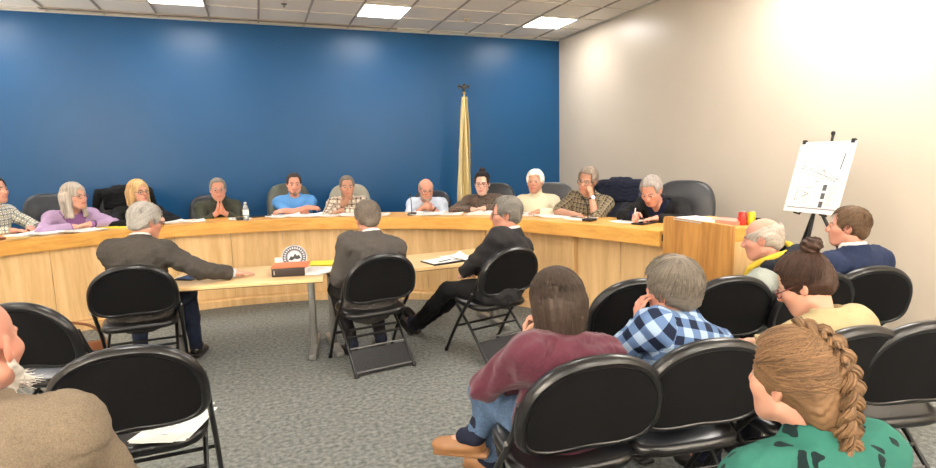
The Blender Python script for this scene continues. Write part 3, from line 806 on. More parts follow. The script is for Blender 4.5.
    # --- clothes
    segs_t = [(hip, nb, .14, Rc)] + [(Sh[q], arms[q]['E'], .05, Rc) for q in (1, -1)] + [(arms[q]['E'], arms[q]['W'], .04, Rc) for q in (1, -1)]
    def cloth(nm, fields, t, m, fold, cuts=(), adds=None, segs=None, seed_=1, relax_n=1, v=None):
        def fn(P):
            d = fields(P) - F(t)
            if fold: d = d + wob(P, 26, seed_, fold) + wob(P, 60, seed_ + 5, fold * .35)
            for c_ in cuts: d = np.maximum(d, c_(P))
            if adds is not None: d = smin(d, adds(P), .006)
            return d
        lo, hi = fields.bounds(); lo = lo - t - .02; hi = hi + t + .02
        if adds is not None: a, b_ = adds.bounds(); lo = np.minimum(lo, a); hi = np.maximum(hi, b_)
        V, Q = surface_net(fn, lo, hi, v or vox)
        V = relax(V, Q, relax_n)
        uv = None
        if segs:
            fc = V[Q].mean(1); best = np.full(len(fc), 9.); idx = np.zeros(len(fc), int)
            for k, (a, b_, r, RR) in enumerate(segs):
                d = b_ - a; tt = np.clip(((fc - a) @ d) / (d @ d), 0, 1); dist = np.linalg.norm(fc - a - tt[:, None] * d, axis=1) - r
                mk = dist < best; best[mk] = dist[mk]; idx[mk] = k
            uv = np.zeros((len(Q), 4, 2)); P4 = V[Q]
            for k, (a, b_, r, RR) in enumerate(segs):
                mk = idx == k
                if not mk.any(): continue
                ax = nrm3(b_ - a); rf = RR @ V3(0, -1, 0); rf = nrm3(rf - ax * (rf @ ax)); r2 = np.cross(ax, rf); q4 = P4[mk] - a
                if k == 0:   # front and back are flat widths, so checks stay square across the back
                    uu = q4 @ r2
                else:
                    an = np.arctan2(q4 @ r2, q4 @ rf); a0 = an[:, :1]; an = a0 + (an - a0 + math.pi) % (2 * math.pi) - math.pi; uu = an * r * 1.15
                uv[mk, :, 0] = uu + k * .013; uv[mk, :, 1] = q4 @ ax
            uv = uv.reshape(-1, 2)
        return np_obj(nm, V, Q, m, root, None, uv)
    def plane_near(c, nv, rad):
        c = np.asarray(c).astype(F); nv = nrm3(nv).astype(F)
        return lambda P: np.minimum((P - c) @ nv, F(rad) - np.sqrt(((P - c) ** 2).sum(1)))
    nax = nrm3(hb - nb + V3(0, 0, .02)); nc = nb + Rn @ V3(0, -.008, .0)
    def neckcut(r, z0):
        c = nc.astype(F); a = nax.astype(F)
        return lambda P: (lambda q, t: np.minimum(F(r) - np.sqrt(((q - t[:, None] * a) ** 2).sum(1)), t - F(z0)))(P - c, (P - c) @ a)
    def collar_field(r, z0, z1, th, flare=0., open_=0.):
        z0, z1 = z0 + .008, z1 + .026
        c = nc.astype(F); a = nax.astype(F); fw = (Rn @ V3(0, 1, 0)).astype(F)
        def fn(P):
            q = P - c; t = q @ a; rad = q - t[:, None] * a; rho = np.sqrt((rad * rad).sum(1))
            d = np.maximum(np.abs(rho - (r + flare * (t - z1))) - th, np.abs(t - (z0 + z1) / 2) - (z1 - z0) / 2)
            if open_: d = np.maximum(d, (rad @ fw) - (open_ - t * .6))
            return d
        return Field().fun(fn, nc + nax * (z0 + z1) / 2, r + .05 + abs(flare) * .1, 0)
    def jacket(nm, T, sd):
        fl = Field(); torso(fl); armf(fl, 0, T['sleeve'])
        if T.get('skirt'):
            k = T['skirt']; fl.ell(hip + V3(0, -.012, -.01 - k * .3), np.array([.178, .125, .10 + k * .55]) * g, Rp, .05)
        cuts = [neckcut(T['neck'], .012)]
        for q in (1, -1):
            a = arms[q]
            if T['sleeve'] >= .99: cuts.append(plane_near(a['W'] - nrm3(a['W'] - a['E']) * T.get('cuff', .005), a['W'] - a['E'], .12))
        if T.get('hem') is not None: cuts.append(lambda P: (F(T['hem']) - P[:, 2]))
        if T.get('vopen'):
            wv_ = T['vopen']; cc = chest.astype(F); A = Rc.astype(F)
            def vc(P):
                q = (P - cc) @ A; return np.minimum(np.minimum(wv_ * (q[:, 2] + .06) - np.abs(q[:, 0]), q[:, 1] - .02), .25 - q[:, 2])
            cuts.append(vc)
        if T.get('seams'):
            cc = chest.astype(F); A = Rc.astype(F); base_f = fl
            kinds = T['seams']
            def seam(P):
                q = (P - cc) @ A; out = np.zeros(len(P), F); bk = (q[:, 1] < .02)
                if 'yoke' in kinds: out += .005 * np.exp(-((q[:, 2] - .06 * ts - .1 * q[:, 0] ** 2) / .004) ** 2) * bk
                if 'centre' in kinds: out += .005 * np.exp(-(q[:, 0] / .004) ** 2) * bk
                if 'arm' in kinds: out += .004 * np.exp(-((np.abs(q[:, 0]) - shw * .93 + .1 * (q[:, 2] - .1)) / .0045) ** 2) * (q[:, 2] > -.02)
                if 'quilt' in kinds: out += .006 * np.abs(np.sin(q[:, 2] * 42))
                return out
            ff = Field(); ff.ops = list(fl.ops); ff.fun(seam, chest, .42, 0, 'add'); fl = ff
        adds = None
        if T['collar']: adds = collar_field(*T['collar'])
        return cloth(nm, fl, T['t'], T['m'], T['fold'], cuts, adds, segs_t, sd)
    if inner: jacket(inner.get('n', 'shirt'), dict(dict(t=.008, fold=.002, sleeve=1., collar=None, neck=.062, cuff=-.012), **inner), seed + 3)
    if top['m']: jacket(top.get('n', 'shirt'), top, seed)
    # trousers, socks and shoes
    fl = Field(); legf(fl); fl.ell(hip + V3(0, -.015, 0), np.array([.165, .12, .105]) * g, Rp, .05)
    tm = bottom if not isinstance(bottom, tuple) else fabric('trousers_%d_%d_%d' % bottom, bottom)
    cuts = [plane_near(LJ[q]['A'] + V3(0, 0, .02), LJ[q]['A'] - LJ[q]['K'], .082) for q in (1, -1)]
    segs_l = [s for q in (1, -1) for s in ((LJ[q]['H'], LJ[q]['K'], .08, np.eye(3)), (LJ[q]['K'], LJ[q]['A'], .05, np.eye(3)))]
    cloth('trousers', fl, .013, tm, .004, cuts, None, segs_l, seed + 1, v=max(vox, .008))
    fl = Field()
    for q in (1, -1):
        j = LJ[q]; fl = Field().cap(j['A'] + (j['K'] - j['A']) * .26, j['A'], .056, .049).cap(j['A'], j['A'] + j['t'] * .05, .047, .042); lo, hi = fl.bounds(); V, Q = surface_net(fl, lo, hi, .009); np_obj('sock', V, Q, fabric('dark_sock', (36, 40, 58)), root)
    sm = mat('shoe_%d_%d_%d' % shoe, shoe, .35, spec=.5)
    for q in (1, -1):
        j = LJ[q]; A_, t = j['A'], j['t']; sdn = nrm3(np.cross(t, V3(0, 0, 1))); up = np.cross(sdn, t); R = np.stack([sdn, t, up], 1)
        fl = Field(); fl.cap(A_ + up * .01, A_ - up * .03, .045, .046, .02)
        fl.ell(A_ + t * .075 - up * .045, (.047, .125, .042), R, .03); fl.ell(A_ + t * .15 - up * .052, (.045, .062, .032), R, .02)
        fl.rbox(A_ + t * .065 - up * .077, (.043, .135, .012), .01, R, .004)
        lo, hi = fl.bounds(); V, Q = surface_net(fl, lo, hi, max(vox * .8, .006)); np_obj('shoe', V, Q, sm, root)
    if hair: hair_mesh(root, hc, Rh, hs, **dict(dict(vox=min(vox, .0075)), **hair))
    if glasses: glasses_mesh(root, h, Rh, hs, glasses)
    if extra: extra(dict(root=root, hc=hc, Rh=Rh, hs=hs, nb=nb, nc=nc, nax=nax, Rn=Rn, Rc=Rc, chest=chest, Sh=Sh, arms=arms, hip=hip, h=h, collar=collar_field, LJ=LJ, Rp=Rp, fr=fr_))
    return root
def glasses_mesh(root, h, Rh, hs, kind):
    col = kind if isinstance(kind, tuple) else (35, 30, 30)
    m_ = mat('glasses_frame_%d_%d_%d' % col, col, .3, .2)
    bm = BM()
    for q in (-1, 1):
        ring = [h(q * .033 + .026 * math.copysign(abs(math.cos(a)) ** .8, math.cos(a)), .1005 - .006 * abs(math.cos(a)), .004 + .0185 * math.copysign(abs(math.sin(a)) ** .8, math.sin(a))) for a in [2 * math.pi * k / 18 for k in range(18)]]
        tube(bm, ring, .0022 * hs, 6, closed=True)
        tube(bm, [h(q * .059, .095, .009), h(q * .073, .06, .010), h(q * .080, .0, .012), h(q * .079, -.015, .004)], .0022 * hs, 6)
    tube(bm, arc(h(-.009, .1, .008), h(0, .113, .012), h(.009, .1, .008), 5), .0022 * hs, 6)
    g = obj('glasses', bm, m_, root)
    if 'spectacle_lens' not in MATS:
        m, n, l, b = nt('spectacle_lens'); tr = n.new('ShaderNodeBsdfTransparent'); gl = n.new('ShaderNodeBsdfGlossy'); gl.inputs['Roughness'].default_value = .05
        mx = n.new('ShaderNodeMixShader'); mx.inputs[0].default_value = .08; l.new(tr.outputs[0], mx.inputs[1]); l.new(gl.outputs[0], mx.inputs[2]); l.new(mx.outputs[0], n['Material Output'].inputs[0]); MATS['spectacle_lens'] = m
    for q in (-1, 1):
        bm = BM(); vs = [bm.verts.new(h(q * .033 + .025 * math.cos(a), .0985 - .006 * abs(math.cos(a)), .004 + .0178 * math.sin(a))) for a in [2 * math.pi * k / 18 for k in range(18)]]
        c0 = bm.verts.new(h(q * .033, .1005, .004))
        for k in range(18): bm.faces.new((vs[k], vs[(k + 1) % 18], c0))
        obj('lens', bm, MATS['spectacle_lens'], g)
def hair_mesh(root, hc, Rh, hs, col=(120, 110, 100), style='short', vox=.0075, th=.012, line=.105, nape=-.072, strands=0, beard=None, vary=.25, seed=3, bun=None, braid=False, swirl=0, side_part=0., bald=0., length=-.12, name='hair', amp=.003, tips=None):
    """hair in the head's own frame: a grooved cap cut to the hairline, then fine strands lying on it"""
    fl = Field()
    c0 = V3(0, -.016, .038); r0 = np.array([.0765, .098, .086]) + th
    if style != 'beard_only':
        fl.ell(c0, r0, None, .01)
        if style in ('long', 'bob'):
            back = -.05 if style == 'bob' else -.06
            fl.ell((0, -.03, -.02), (.088 + th * .5, .09 + th * .4, .10), None, .03)
            zb = length
            for q in (-1, 1):
                fl.cap((q * .074, -.005, .02), (q * (.078 if style == 'bob' else .075), .012 if style == 'bob' else .025, zb + .02), .026, .02 if style == 'bob' else .026, .03)
                fl.cap((q * .05, -.07, .0), (q * .055, -.065 if style == 'bob' else -.075, zb + .01), .04, .03, .04)
            fl.cap((0, -.085, 0), (0, -.08, zb + .01), .04, .03, .04)
        elif style == 'short':
            for q in (-1, 1): fl.ell((q * .063, -.034, .012), (.016 + th * .45, .046, .046), None, .02); fl.cap((q * .071, .022, .03), (q * .070, .018, -.005), .006 + th * .3, .004, .012)
            fl.ell((0, -.072, -.03), (.052 + th * .3, .032 + th * .6, .052), None, .03)
        if style in ('updo',):
            fl.ell((0, -.075, -.02), (.06, .04, .05), None, .03)
    if braid: fl.ell((.0, -.082, -.045), (.062, .046, .07), None, .03)
    # carve the face, the ears and the nape
    if style in ('long', 'bob'):
        fl.ell((0, .13, -.05 ), (.069, .105, line + .05), None, .012, 's')
        fl.ell((0, .04, -.13), (.066, .075, .10), None, .02, 's')
    elif style != 'beard_only':
        fl.fun(lambda P_, e_=Field().rbox((0, .135, -.04), (.066, .105, line + .026), .035): e_(P_, .3) + wob(P_, 90, seed + 2, .006), (0, .125, -.04), .16, .010, 's')
        fl.rbox((0, .128, -.12), (.2, .1, .115), .02, None, .01, 's')
        if style == 'short':
            fl.ell((.085, -.006, -.012), (.03, .027, .036), None, .008, 's'); fl.ell((-.085, -.006, -.012), (.03, .027, .036), None, .008, 's')
        fl.rbox((0, -.02, nape - .1), (.2, .2, .1), .01, None, .01, 's')
        if bald: fl.ell((0, .02, .10), (.052 + bald * .03, .075 + bald * .05, .075), None, .015, 's')
    if bun is not None:
        bc, br = V3(bun[0]), bun[1]
        fl.ell(bc, (br, br, br * .85), None, .01)
    if beard:
        bd = Field(); bl = beard
        fl.ell((0, .062, -.082 - bl * .5), (.044 + bl * .15, .034 + bl * .2, .032 + bl), None, .02)
        for q in (-1, 1): fl.cap((q * .060, .01, -.035), (q * .035, .065, -.08), .014, .018 + bl * .2, .015)
        fl.cap((-.024, .093, -.043), (.024, .093, -.043), .008, None, .01)
        fl.ell((0, .104, -.0605), (.019, .016, .008), None, .004, 's')
    g_ = np.random.default_rng(seed); ph = g_.uniform(0, 6, 8)
    def flowc(P):
        if style == 'bob' or style == 'long': an = np.arctan2(P[:, 0], -(P[:, 1] + .0)); return an * 1.0
        if style == 'updo' : return np.arctan2(P[:, 2] - .06, P[:, 0] + .0001) * .9 + P[:, 1] * 4
        return np.arctan2(P[:, 0] - side_part, P[:, 2] + .06) + .5 * np.sin(P[:, 1] * 18 + ph[0]) * .3
    def grooves(P):
        u = flowc(P); wv = np.sin(u * 31 + ph[1] + np.sin(P[:, 1] * 25 + P[:, 2] * 18) * .8) * .5 + np.sin(u * 57 + ph[2] + np.sin(P[:, 2] * 30) * .7) * .35 + np.sin(u * 103 + ph[3] + P[:, 1] * 20) * .2
        return (amp * wv).astype(F)
    fl2 = lambda P: fl(P) + grooves(P) + wob(P, 55, seed, amp * .8)
    if bun is not None:
        old = fl2
        fl2 = lambda P: old(P) + np.where(((P - bun[0]) ** 2).sum(1) < (bun[1] * 1.4) ** 2, .0035 * np.sin(7 * np.arctan2(P[:, 1] - bun[0][1], P[:, 0] - bun[0][0]) + 160 * (P[:, 2] - bun[0][2])), 0).astype(F)
    lo, hi = fl.bounds(); V, Q = surface_net(fl2, lo - .01, hi + .01, vox)
    cb = np.array(lin(col)); u = flowc(V.astype(F))
    sv = np.sin(u * 43 + ph[4] + V[:, 1] * 25) * .4 + np.sin(u * 91 + ph[5] + V[:, 2] * 22) * .35 + np.sin(u * 17 + ph[6]) * .35
    colr = cb * (1 + vary * sv)[:, None]
    if beard is not None and style == 'beard_only': pass
    if tips is not None:
        tf = np.clip((V[:, 1] + V[:, 2] * .3) * 8 - .2, 0, 1)[:, None]; colr = colr * (1 - tf) + tf * np.array(lin(tips)) * (1 + vary * sv)[:, None]
    VV, QQ, CC = [V], [Q], [colr]; nv = len(V)
    def addt(P, r, c):
        nonlocal nv
        v, q = tube_np(P, r, 5); k = len(v) // len(P); VV.append(v); QQ.append(q + nv); CC.append(np.repeat(c, k, 0)); nv += len(v)
    def on_cap(d, lift):
        d = d / np.linalg.norm(d, axis=-1, keepdims=True); t = 1 / np.sqrt(((d / r0) ** 2).sum(-1, keepdims=True)); return c0 + d * (t + lift)
    def slerp(a, b_, K):
        t = np.linspace(0, 1, K)[None, :, None]; return a[:, None] * (1 - t) + b_[:, None] * t
    def cols(n): return np.clip(cb[None] * (1 + g_.normal(0, vary * .9, (n, 1))), 0, 1)
    if strands and style == 'short':
        n = strands; a = g_.uniform(0, 2 * math.pi, n); zz = g_.uniform(-.25, 1, n); s0 = np.stack([np.sin(a) * np.sqrt(1 - np.clip(zz, -1, 1) ** 2 * .98), np.cos(a) * np.sqrt(1 - zz ** 2 * .98), zz], 1)
        keep = ~((s0[:, 1] > .55) & (s0[:, 2] < .62)) & ~((s0[:, 1] > .1) & (s0[:, 2] < .15))
        if bald: keep &= s0[:, 2] < .75 - bald * .4
        s0 = s0[keep]; n = len(s0); whorl = np.array([.1, -.45, .9]); dirv = s0 - whorl; dirv[:, 2] -= .6; dirv[:, 0] += side_part * 4
        dirv -= s0 * (dirv * s0).sum(1, keepdims=True); dirv /= np.linalg.norm(dirv, axis=1, keepdims=True) + 1e-6
        e0 = s0 + dirv * g_.uniform(.35, .6, (n, 1)) + g_.normal(0, .06, (n, 3)); P = on_cap(slerp(s0, e0, 7), (np.linspace(-.003, .0035, 7)[None, :, None] + g_.normal(0, .0015, (n, 1, 1))))
        P = P[P[:, -1, 2] > nape - .012]
        n = len(P); addt(P, np.linspace(.0016, .0007, 7)[None] * np.ones((n, 1)), cols(n))
    if strands and style in ('bob', 'long'):
        n = strands; a = g_.uniform(-2.25, 2.25, n); crown = np.array([.02, -.1, 1.]) + g_.normal(0, .16, (n, 3)) * np.array([1, 1, .1])
        e0 = np.stack([np.sin(a), -np.cos(a), np.full(n, -.25)], 1); P1 = on_cap(slerp(crown, e0, 8), .004 + g_.normal(0, .0012, (n, 1, 1)))
        K2 = 6; t = np.linspace(0, 1, K2 + 1)[1:]; end = P1[:, -1]; zb = length + g_.normal(0, .006, n)
        drop = np.repeat(end[:, None], K2, 1); drop[:, :, 2] = end[:, 2:3] + (zb - end[:, 2])[:, None] * t; sq = 1 - (.12 if style == 'bob' else .06) * t ** 2
        drop[:, :, :2] = (drop[:, :, :2] - np.array([0, -.02])) * sq[None, :, None] + np.array([0, -.02]); P = np.concatenate([P1, drop], 1)
        addt(P, np.linspace(.0018, .0012, P.shape[1])[None] * np.ones((n, 1)), cols(n))
    if strands and style == 'updo':
        n = strands; a = g_.uniform(-2.5, 2.5, n); zz = g_.uniform(-.5, .62, n)
        s0 = np.stack([np.sin(a), np.cos(a), np.where(np.abs(a) < .9, .62 + .1 * g_.random(n), zz)], 1)
        s0 = s0[~((s0[:, 1] > .05) & (s0[:, 2] < .1))]; n = len(s0)
        if bun is not None: tgt = (V3(bun[0]) - c0); e0 = np.repeat(nrm3(tgt)[None], n, 0) + g_.normal(0, .08, (n, 3))
        else:
            t = g_.uniform(0, 1, n); t = np.clip((.62 - s0[:, 2] * .5) + g_.normal(0, .12, n), 0, 1)
            e0 = np.stack([.06 * np.ones(n), -.25 - .75 * t, 1 - 1.45 * t], 1) + g_.normal(0, .05, (n, 3))
        P = on_cap(slerp(s0, e0, 10), .0005 + .003 * np.sin(np.linspace(0, math.pi, 10))[None, :, None] + g_.normal(0, .0013, (n, 1, 1)))
        addt(P, np.linspace(.0019, .0014, 10)[None] * np.ones((n, 1)), cols(n))
    if braid:
        # a plait woven from three strands down the back of the head and over the shoulder
        ctl = spline([Vector(p) for p in braid], 14); L_ = [0.]
        for a, b_ in zip(ctl, ctl[1:]): L_.append(L_[-1] + (b_ - a).length)
        K = 90; Cc = []
        for k in range(K):
            s = L_[-1] * k / (K - 1); i = max(j for j in range(len(L_) - 1) if L_[j] <= s); f = (s - L_[i]) / max(1e-9, L_[i + 1] - L_[i]); Cc.append(ctl[i].lerp(ctl[i + 1], f))
        Cc = np.array([tuple(p) for p in Cc]); tg = np.gradient(Cc, axis=0); tg /= np.linalg.norm(tg, axis=1, keepdims=True)
        out = Cc - np.array([0, 0, -.02]); out[:, 0] *= .3; out -= tg * (out * tg).sum(1, keepdims=True); out /= np.linalg.norm(out, axis=1, keepdims=True)
        sd = np.cross(tg, out); tt = np.linspace(0, 1, K); wdt = .013 + .013 * np.sin(np.clip(tt * 1.7, 0, 1) * math.pi / 2) - .006 * np.clip(tt - .6, 0, 1) / .4
        for i in range(3):
            phs = tt * L_[-1] / .105 * 2 * math.pi + i * 2 * math.pi / 3
            cen = Cc + sd * (np.sin(phs) * wdt)[:, None] + out * (.010 * np.sin(2 * phs) + .006)[:, None]
            nn = 34; th_ = g_.uniform(0, 2 * math.pi, nn); rr_ = np.sqrt(g_.uniform(.1, 1, nn)); ax_ = np.gradient(cen, axis=0); ax_ /= np.linalg.norm(ax_, axis=1, keepdims=True)
            u1 = np.cross(ax_, out); u1 /= np.linalg.norm(u1, axis=1, keepdims=True); u2 = np.cross(ax_, u1); sw = wdt * .62
            P = cen[None] + (np.cos(th_) * rr_)[:, None, None] * u1[None] * sw[None, :, None] + (np.sin(th_) * rr_)[:, None, None] * u2[None] * sw[None, :, None] * .8
            addt(P, np.full((nn, K), .0026), cols(nn))
            addt(cen[None], (sw * .75)[None], cb[None] * .8)
    V = np.concatenate(VV); Q = np.concatenate(QQ); CL = np.concatenate(CC)
    V = hc + (V * hs) @ Rh.T
    return np_obj(name, V, Q, M_HAIR, root, CL)

# ------------------------------------------------------------------ the council behind the dais (left to right along the desk)
CZ = TOPZ + .035      # height of a forearm lying on the counter
def fold(z=CZ, y=.36):
    return dict(Rt=dict(p=(.10, y, z), f=(-1, .25, 0), n=(0, 0, -1), e=(1, .1, -.2), c=.35), Lt=dict(p=(-.06, y + .05, z + .015), f=(1, -.05, 0), n=(0, 0, -1), e=(-1, .1, -.2), c=.35))
def on_counter(z=CZ, y=.4, dx=.13):
    return dict(Rt=dict(p=(dx, y, z), f=(-.5, 1, 0), e=(1, -.3, -.3), c=.4), Lt=dict(p=(-dx, y, z), f=(.5, 1, 0), e=(-1, -.3, -.3), c=.4))
def beard_mesh(I, col, ln=.01, seed=5, spread=1.):
    hc, Rh, hs = I['hc'], I['Rh'], I['hs']; fl = Field()
    fl.ell((0, .070, -.086 - ln * .6), (.040 * spread + ln * .2, .034 + ln * .3, .030 + ln), None, .02)
    for q in (-1, 1): fl.cap((q * .063, .008, -.045), (q * .036, .064, -.083), .013, .018 + ln * .2, .018)
    fl.cap((-.024, .094, -.043), (.024, .094, -.043), .008, None, .008)
    fl.ell((0, .106, -.0605), (.018, .018, .0065), None, .004, 's')
    def fn(P): return fl(P) + (.0022 * np.sin(np.arctan2(P[:, 0], P[:, 1]) * 40 + P[:, 2] * 30)).astype(F)
    lo, hi = fl.bounds(); V, Q = surface_net(fn, lo, hi, .006)
    g = np.random.default_rng(seed); c = np.array(lin(col)) * (1 + .18 * np.sin(V[:, 0] * 300 + V[:, 2] * 90))[:, None]
    np_obj('beard', hc + (V * hs) @ Rh.T, Q, M_HAIR, I['root'], c)
def watch(q=-1, col=(25, 25, 28)):
    def f(I):
        a = I['arms'][q]; W = Vector(a['W']); d = Vector(nrm3(a['W'] - a['E'])); p = W - d * .025
        u = d.orthogonal().normalized(); v = d.cross(u)
        obj('watch_strap', tube(BM(), [p + (u * math.cos(t) + v * math.sin(t)) * .034 for t in [2 * math.pi * k / 16 for k in range(16)]], .008, 6, closed=True), mat('watch_strap', col, .5), I['root'])
        dz = Vector((0, 0, 1)); dz = (dz - d * dz.dot(d)).normalized()
        obj('watch_dial', cyl(BM(), p + dz * .034, p + dz * .044, .017), mat('watch_dial', (180, 180, 185), .25, .6), I['root'])
    return f
FAR = dict(vox=.0095, bvox=.0075, hs=1.09, seat=.53, g=1.04)
def P(name_args, **k): return person(*name_args, **k)

person('person', 'man in a white and grey checked shirt at the far left end of the dais', (-2.46, 6.90, 1.40), 238, lean=10, hyaw=5, **FAR, **on_counter(CZ, .42, .1),
       top=dict(m=plaid('pale_check', 'windowpane', [(226, 226, 220), (120, 124, 122), (176, 172, 150)], .05, .22), collar=(.066, .0, .035, .006, -.3, .03)), hair=dict(col=(52, 44, 38), th=.012), skin='fair', brow=(60, 48, 40), seed=2)
person('person', 'woman with long grey hair and glasses in a lavender sweater behind the dais', (-1.80, 6.92, 1.305), 214, lean=16, slump=14, hyaw=24, fem=1, **FAR, **fold(CZ, .34),
       inner=dict(m=fabric('purple_tee', (146, 104, 158)), neck=.075, n='undershirt'), top=dict(m=fabric('lavender_knit', (170, 146, 182), .08, bump=.4), n='sweater', neck=.085, fold=.005, vopen=.5), hair=dict(col=(178, 170, 160), style='long', length=-.2, th=.015, strands=260), glasses=(120, 60, 60), extra=watch(-1), brow=(150, 140, 130), seed=3)
person('person', 'woman with long blonde hair and dark glasses in a black top behind the dais', (-1.26, 7.20, 1.31), 205, lean=8, slump=8, hyaw=16, fem=1, **FAR, **on_counter(CZ, .40),
       top=dict(m=fabric('black_knit', (26, 27, 30)), n='sweater', neck=.062, fold=.004), hair=dict(col=(196, 160, 112), style='long', length=-.19, th=.014, strands=260, tips=(208, 178, 130)), glasses=(30, 26, 28), brow=(120, 90, 60), seed=4)
person('person', 'man in an olive quarter-zip sweater with his hands pressed together before his chin', (-.455, 7.39, 1.30), 188, lean=14, slump=10, hyaw=-2, hpitch=6, **FAR,
       Rt=dict(rel='head', p=(.022, .135, -.225), f=(-.05, .25, 1), n=(-1, 0, 0), e=(1, -.3, -.6), c=.06), Lt=dict(rel='head', p=(-.022, .135, -.225), f=(.05, .25, 1), n=(1, 0, 0), e=(-1, -.3, -.6), c=.06),
       top=dict(m=fabric('olive_knit', (64, 66, 56), .1, bump=.4), n='sweater', t=.02, collar=(.07, -.01, .045, .008, -.35, 0), fold=.006), hair=dict(col=(128, 122, 114), th=.010, side_part=.02), glasses=(150, 130, 120), skin='rosy', full=.6, brow=(140, 130, 120), seed=5)
person('person', 'man in a blue polo shirt with crossed arms and a goatee behind the dais', (.423, 7.33, 1.335), 180, lean=2, slump=14, hpitch=8, belly=.12, **dict(FAR, g=1.1),
       Rt=dict(p=(-.13, .30, 1.05), f=(-1, .1, -.1), n=(0, -.6, -.8), e=(1, .15, -.5), c=.3), Lt=dict(p=(.13, .33, 1.03), f=(1, .0, -.1), n=(0, -.5, -.8), e=(-1, .15, -.5), c=.3),
       top=dict(m=fabric('blue_polo', (92, 150, 212), .07), n='polo_shirt', sleeve=.42, t=.017, collar=(.068, .0, .035, .006, -.35, .02)), hair=dict(col=(52, 42, 38), th=.008), full=.7, brow=(70, 52, 44),
       extra=lambda I: beard_mesh(I, (150, 118, 96), .006, 3, .75), skin='rosy', seed=6)
person('person', 'man in brown and cream plaid resting chin on hand in the tan chair', (1.04, 7.10, 1.285), 172, lean=10, slump=16, hyaw=4, hpitch=6, **FAR,
       Rt=dict(rel='head', p=(.075, .10, -.20), f=(-.75, .35, .75), n=(-.3, -.7, .5), e=(1, .1, -.7), c=.9), Lt=dict(p=(.06, .40, CZ), f=(1, .1, 0), n=(0, 0, -1), e=(-1, .1, -.3), c=.3),
       top=dict(m=plaid('brown_cream_check', 'multi', [(216, 205, 188), (150, 134, 118), (74, 62, 58), (190, 176, 160)], .058), t=.018, collar=(.068, .0, .035, .006, -.35, .03), fold=.005), hair=dict(col=(112, 104, 96), th=.009), skin='tan', brow=(70, 60, 52), seed=7)
def bald_x(I): beard_mesh(I, (150, 140, 130), .003, 4, .9); watch(-1)(I)
person('person', 'bald man in a pale blue shirt with dark glasses and hands clasped at his chin', (1.948, 6.70, 1.23), 156, lean=16, slump=16, hyaw=18, hpitch=20, **FAR,
       Rt=dict(rel='head', p=(.055, .125, -.165), f=(-.8, .3, .3), n=(-.3, -.8, -.3), e=(1, -.1, -.8), c=.9), Lt=dict(rel='head', p=(-.055, .125, -.185), f=(.8, .3, .3), n=(.3, -.8, -.3), e=(-1, -.1, -.8), c=.9),
       top=dict(m=fabric('pale_blue_oxford', (196, 208, 226), .06), sleeve=.74, t=.016, collar=(.068, .0, .035, .006, -.35, .03), fold=.006), hair=dict(col=(150, 134, 120), th=.004, bald=1., line=.05, amp=.001), glasses=(34, 28, 28), skin='rosy', extra=bald_x, brow=(120, 100, 84), seed=8)
person('person', 'woman with dark hair in a bun and red glasses in a brown patterned sweater', (2.511, 6.235, 1.295), 150, lean=10, slump=14, hyaw=0, hpitch=8, fem=1, **FAR, **fold(CZ, .36),
       top=dict(m=patterned('brown_patterned_knit', (84, 72, 66), [(58, 50, 48), (124, 92, 84), (104, 96, 84)], 22, kind='knit'), n='sweater', t=.018, collar=(.062, -.005, .025, .008, 0, 0), fold=.006), hair=dict(col=(44, 34, 32), style='updo', th=.010, bun=((0, -.05, .142), .036), strands=160), glasses=(150, 50, 44), skin='pale', brow=(40, 30, 30), seed=9)
person('person', 'woman with short white hair in a cream turtleneck behind the dais', (2.943, 5.70, 1.317), 136, lean=8, slump=8, hyaw=4, fem=1, **FAR, **on_counter(CZ, .40, .12),
       top=dict(m=fabric('cream_knit', (214, 204, 178), .05, bump=.4), n='turtleneck', t=.018, collar=(.060, -.005, .075, .009, 0, 0), neck=.06), hair=dict(col=(226, 222, 214), line=.088, th=.014, strands=260, vary=.12), skin='tan', brow=(170, 150, 130), seed=10)
person('person', 'man in a brown plaid short-sleeved shirt leaning his cheek on his fist', (3.248, 5.10, 1.334), 122, lean=10, slump=12, side=-8, hyaw=-2, hpitch=10, hroll=-10, **dict(FAR, g=1.1),
       Lt=dict(rel='head', p=(-.085, .06, -.13), f=(.15, .25, 1), n=(1, .1, .1), e=(-.4, .5, -1), c=1.0), Rt=dict(p=(-.02, .42, CZ), f=(-1, .2, 0), n=(0, 0, -1), e=(1, .2, -.3), c=.3),
       top=dict(m=plaid('brown_green_check', 'multi', [(126, 112, 92), (82, 76, 64), (44, 40, 38), (150, 136, 110)], .045), sleeve=.44, t=.02, collar=(.07, .0, .035, .006, -.35, .03), fold=.006), hair=dict(col=(128, 116, 104), th=.015, strands=260), glasses=(60, 48, 44), skin='tan', extra=watch(-1, (30, 28, 26)), brow=(90, 76, 66), seed=11)
def pen_x(I):
    a = I['arms'][1]; W = Vector(a['W'] + nrm3(a['f']) * .075); o = thing('pen', 'pale pen held upright in the fist of the writing man', 'pen', (0, 0, 0)); M4 = I['root'].matrix_basis
    r = Matrix.Translation(I['root'].location) @ Matrix.Rotation(I['root'].rotation_euler[2], 4, 'Z'); q = r @ (W + Vector((0, 0, .0)))
    o.location = q
    obj('barrel', cyl(BM(), (0, 0, -.03), (.012, 0, .09), .005), mat('pale_pen', (214, 200, 190), .4), o); obj('tip', cyl(BM(), (-.0045, 0, -.045), (0, 0, -.03), .001, .0045), M_SCREW, o)
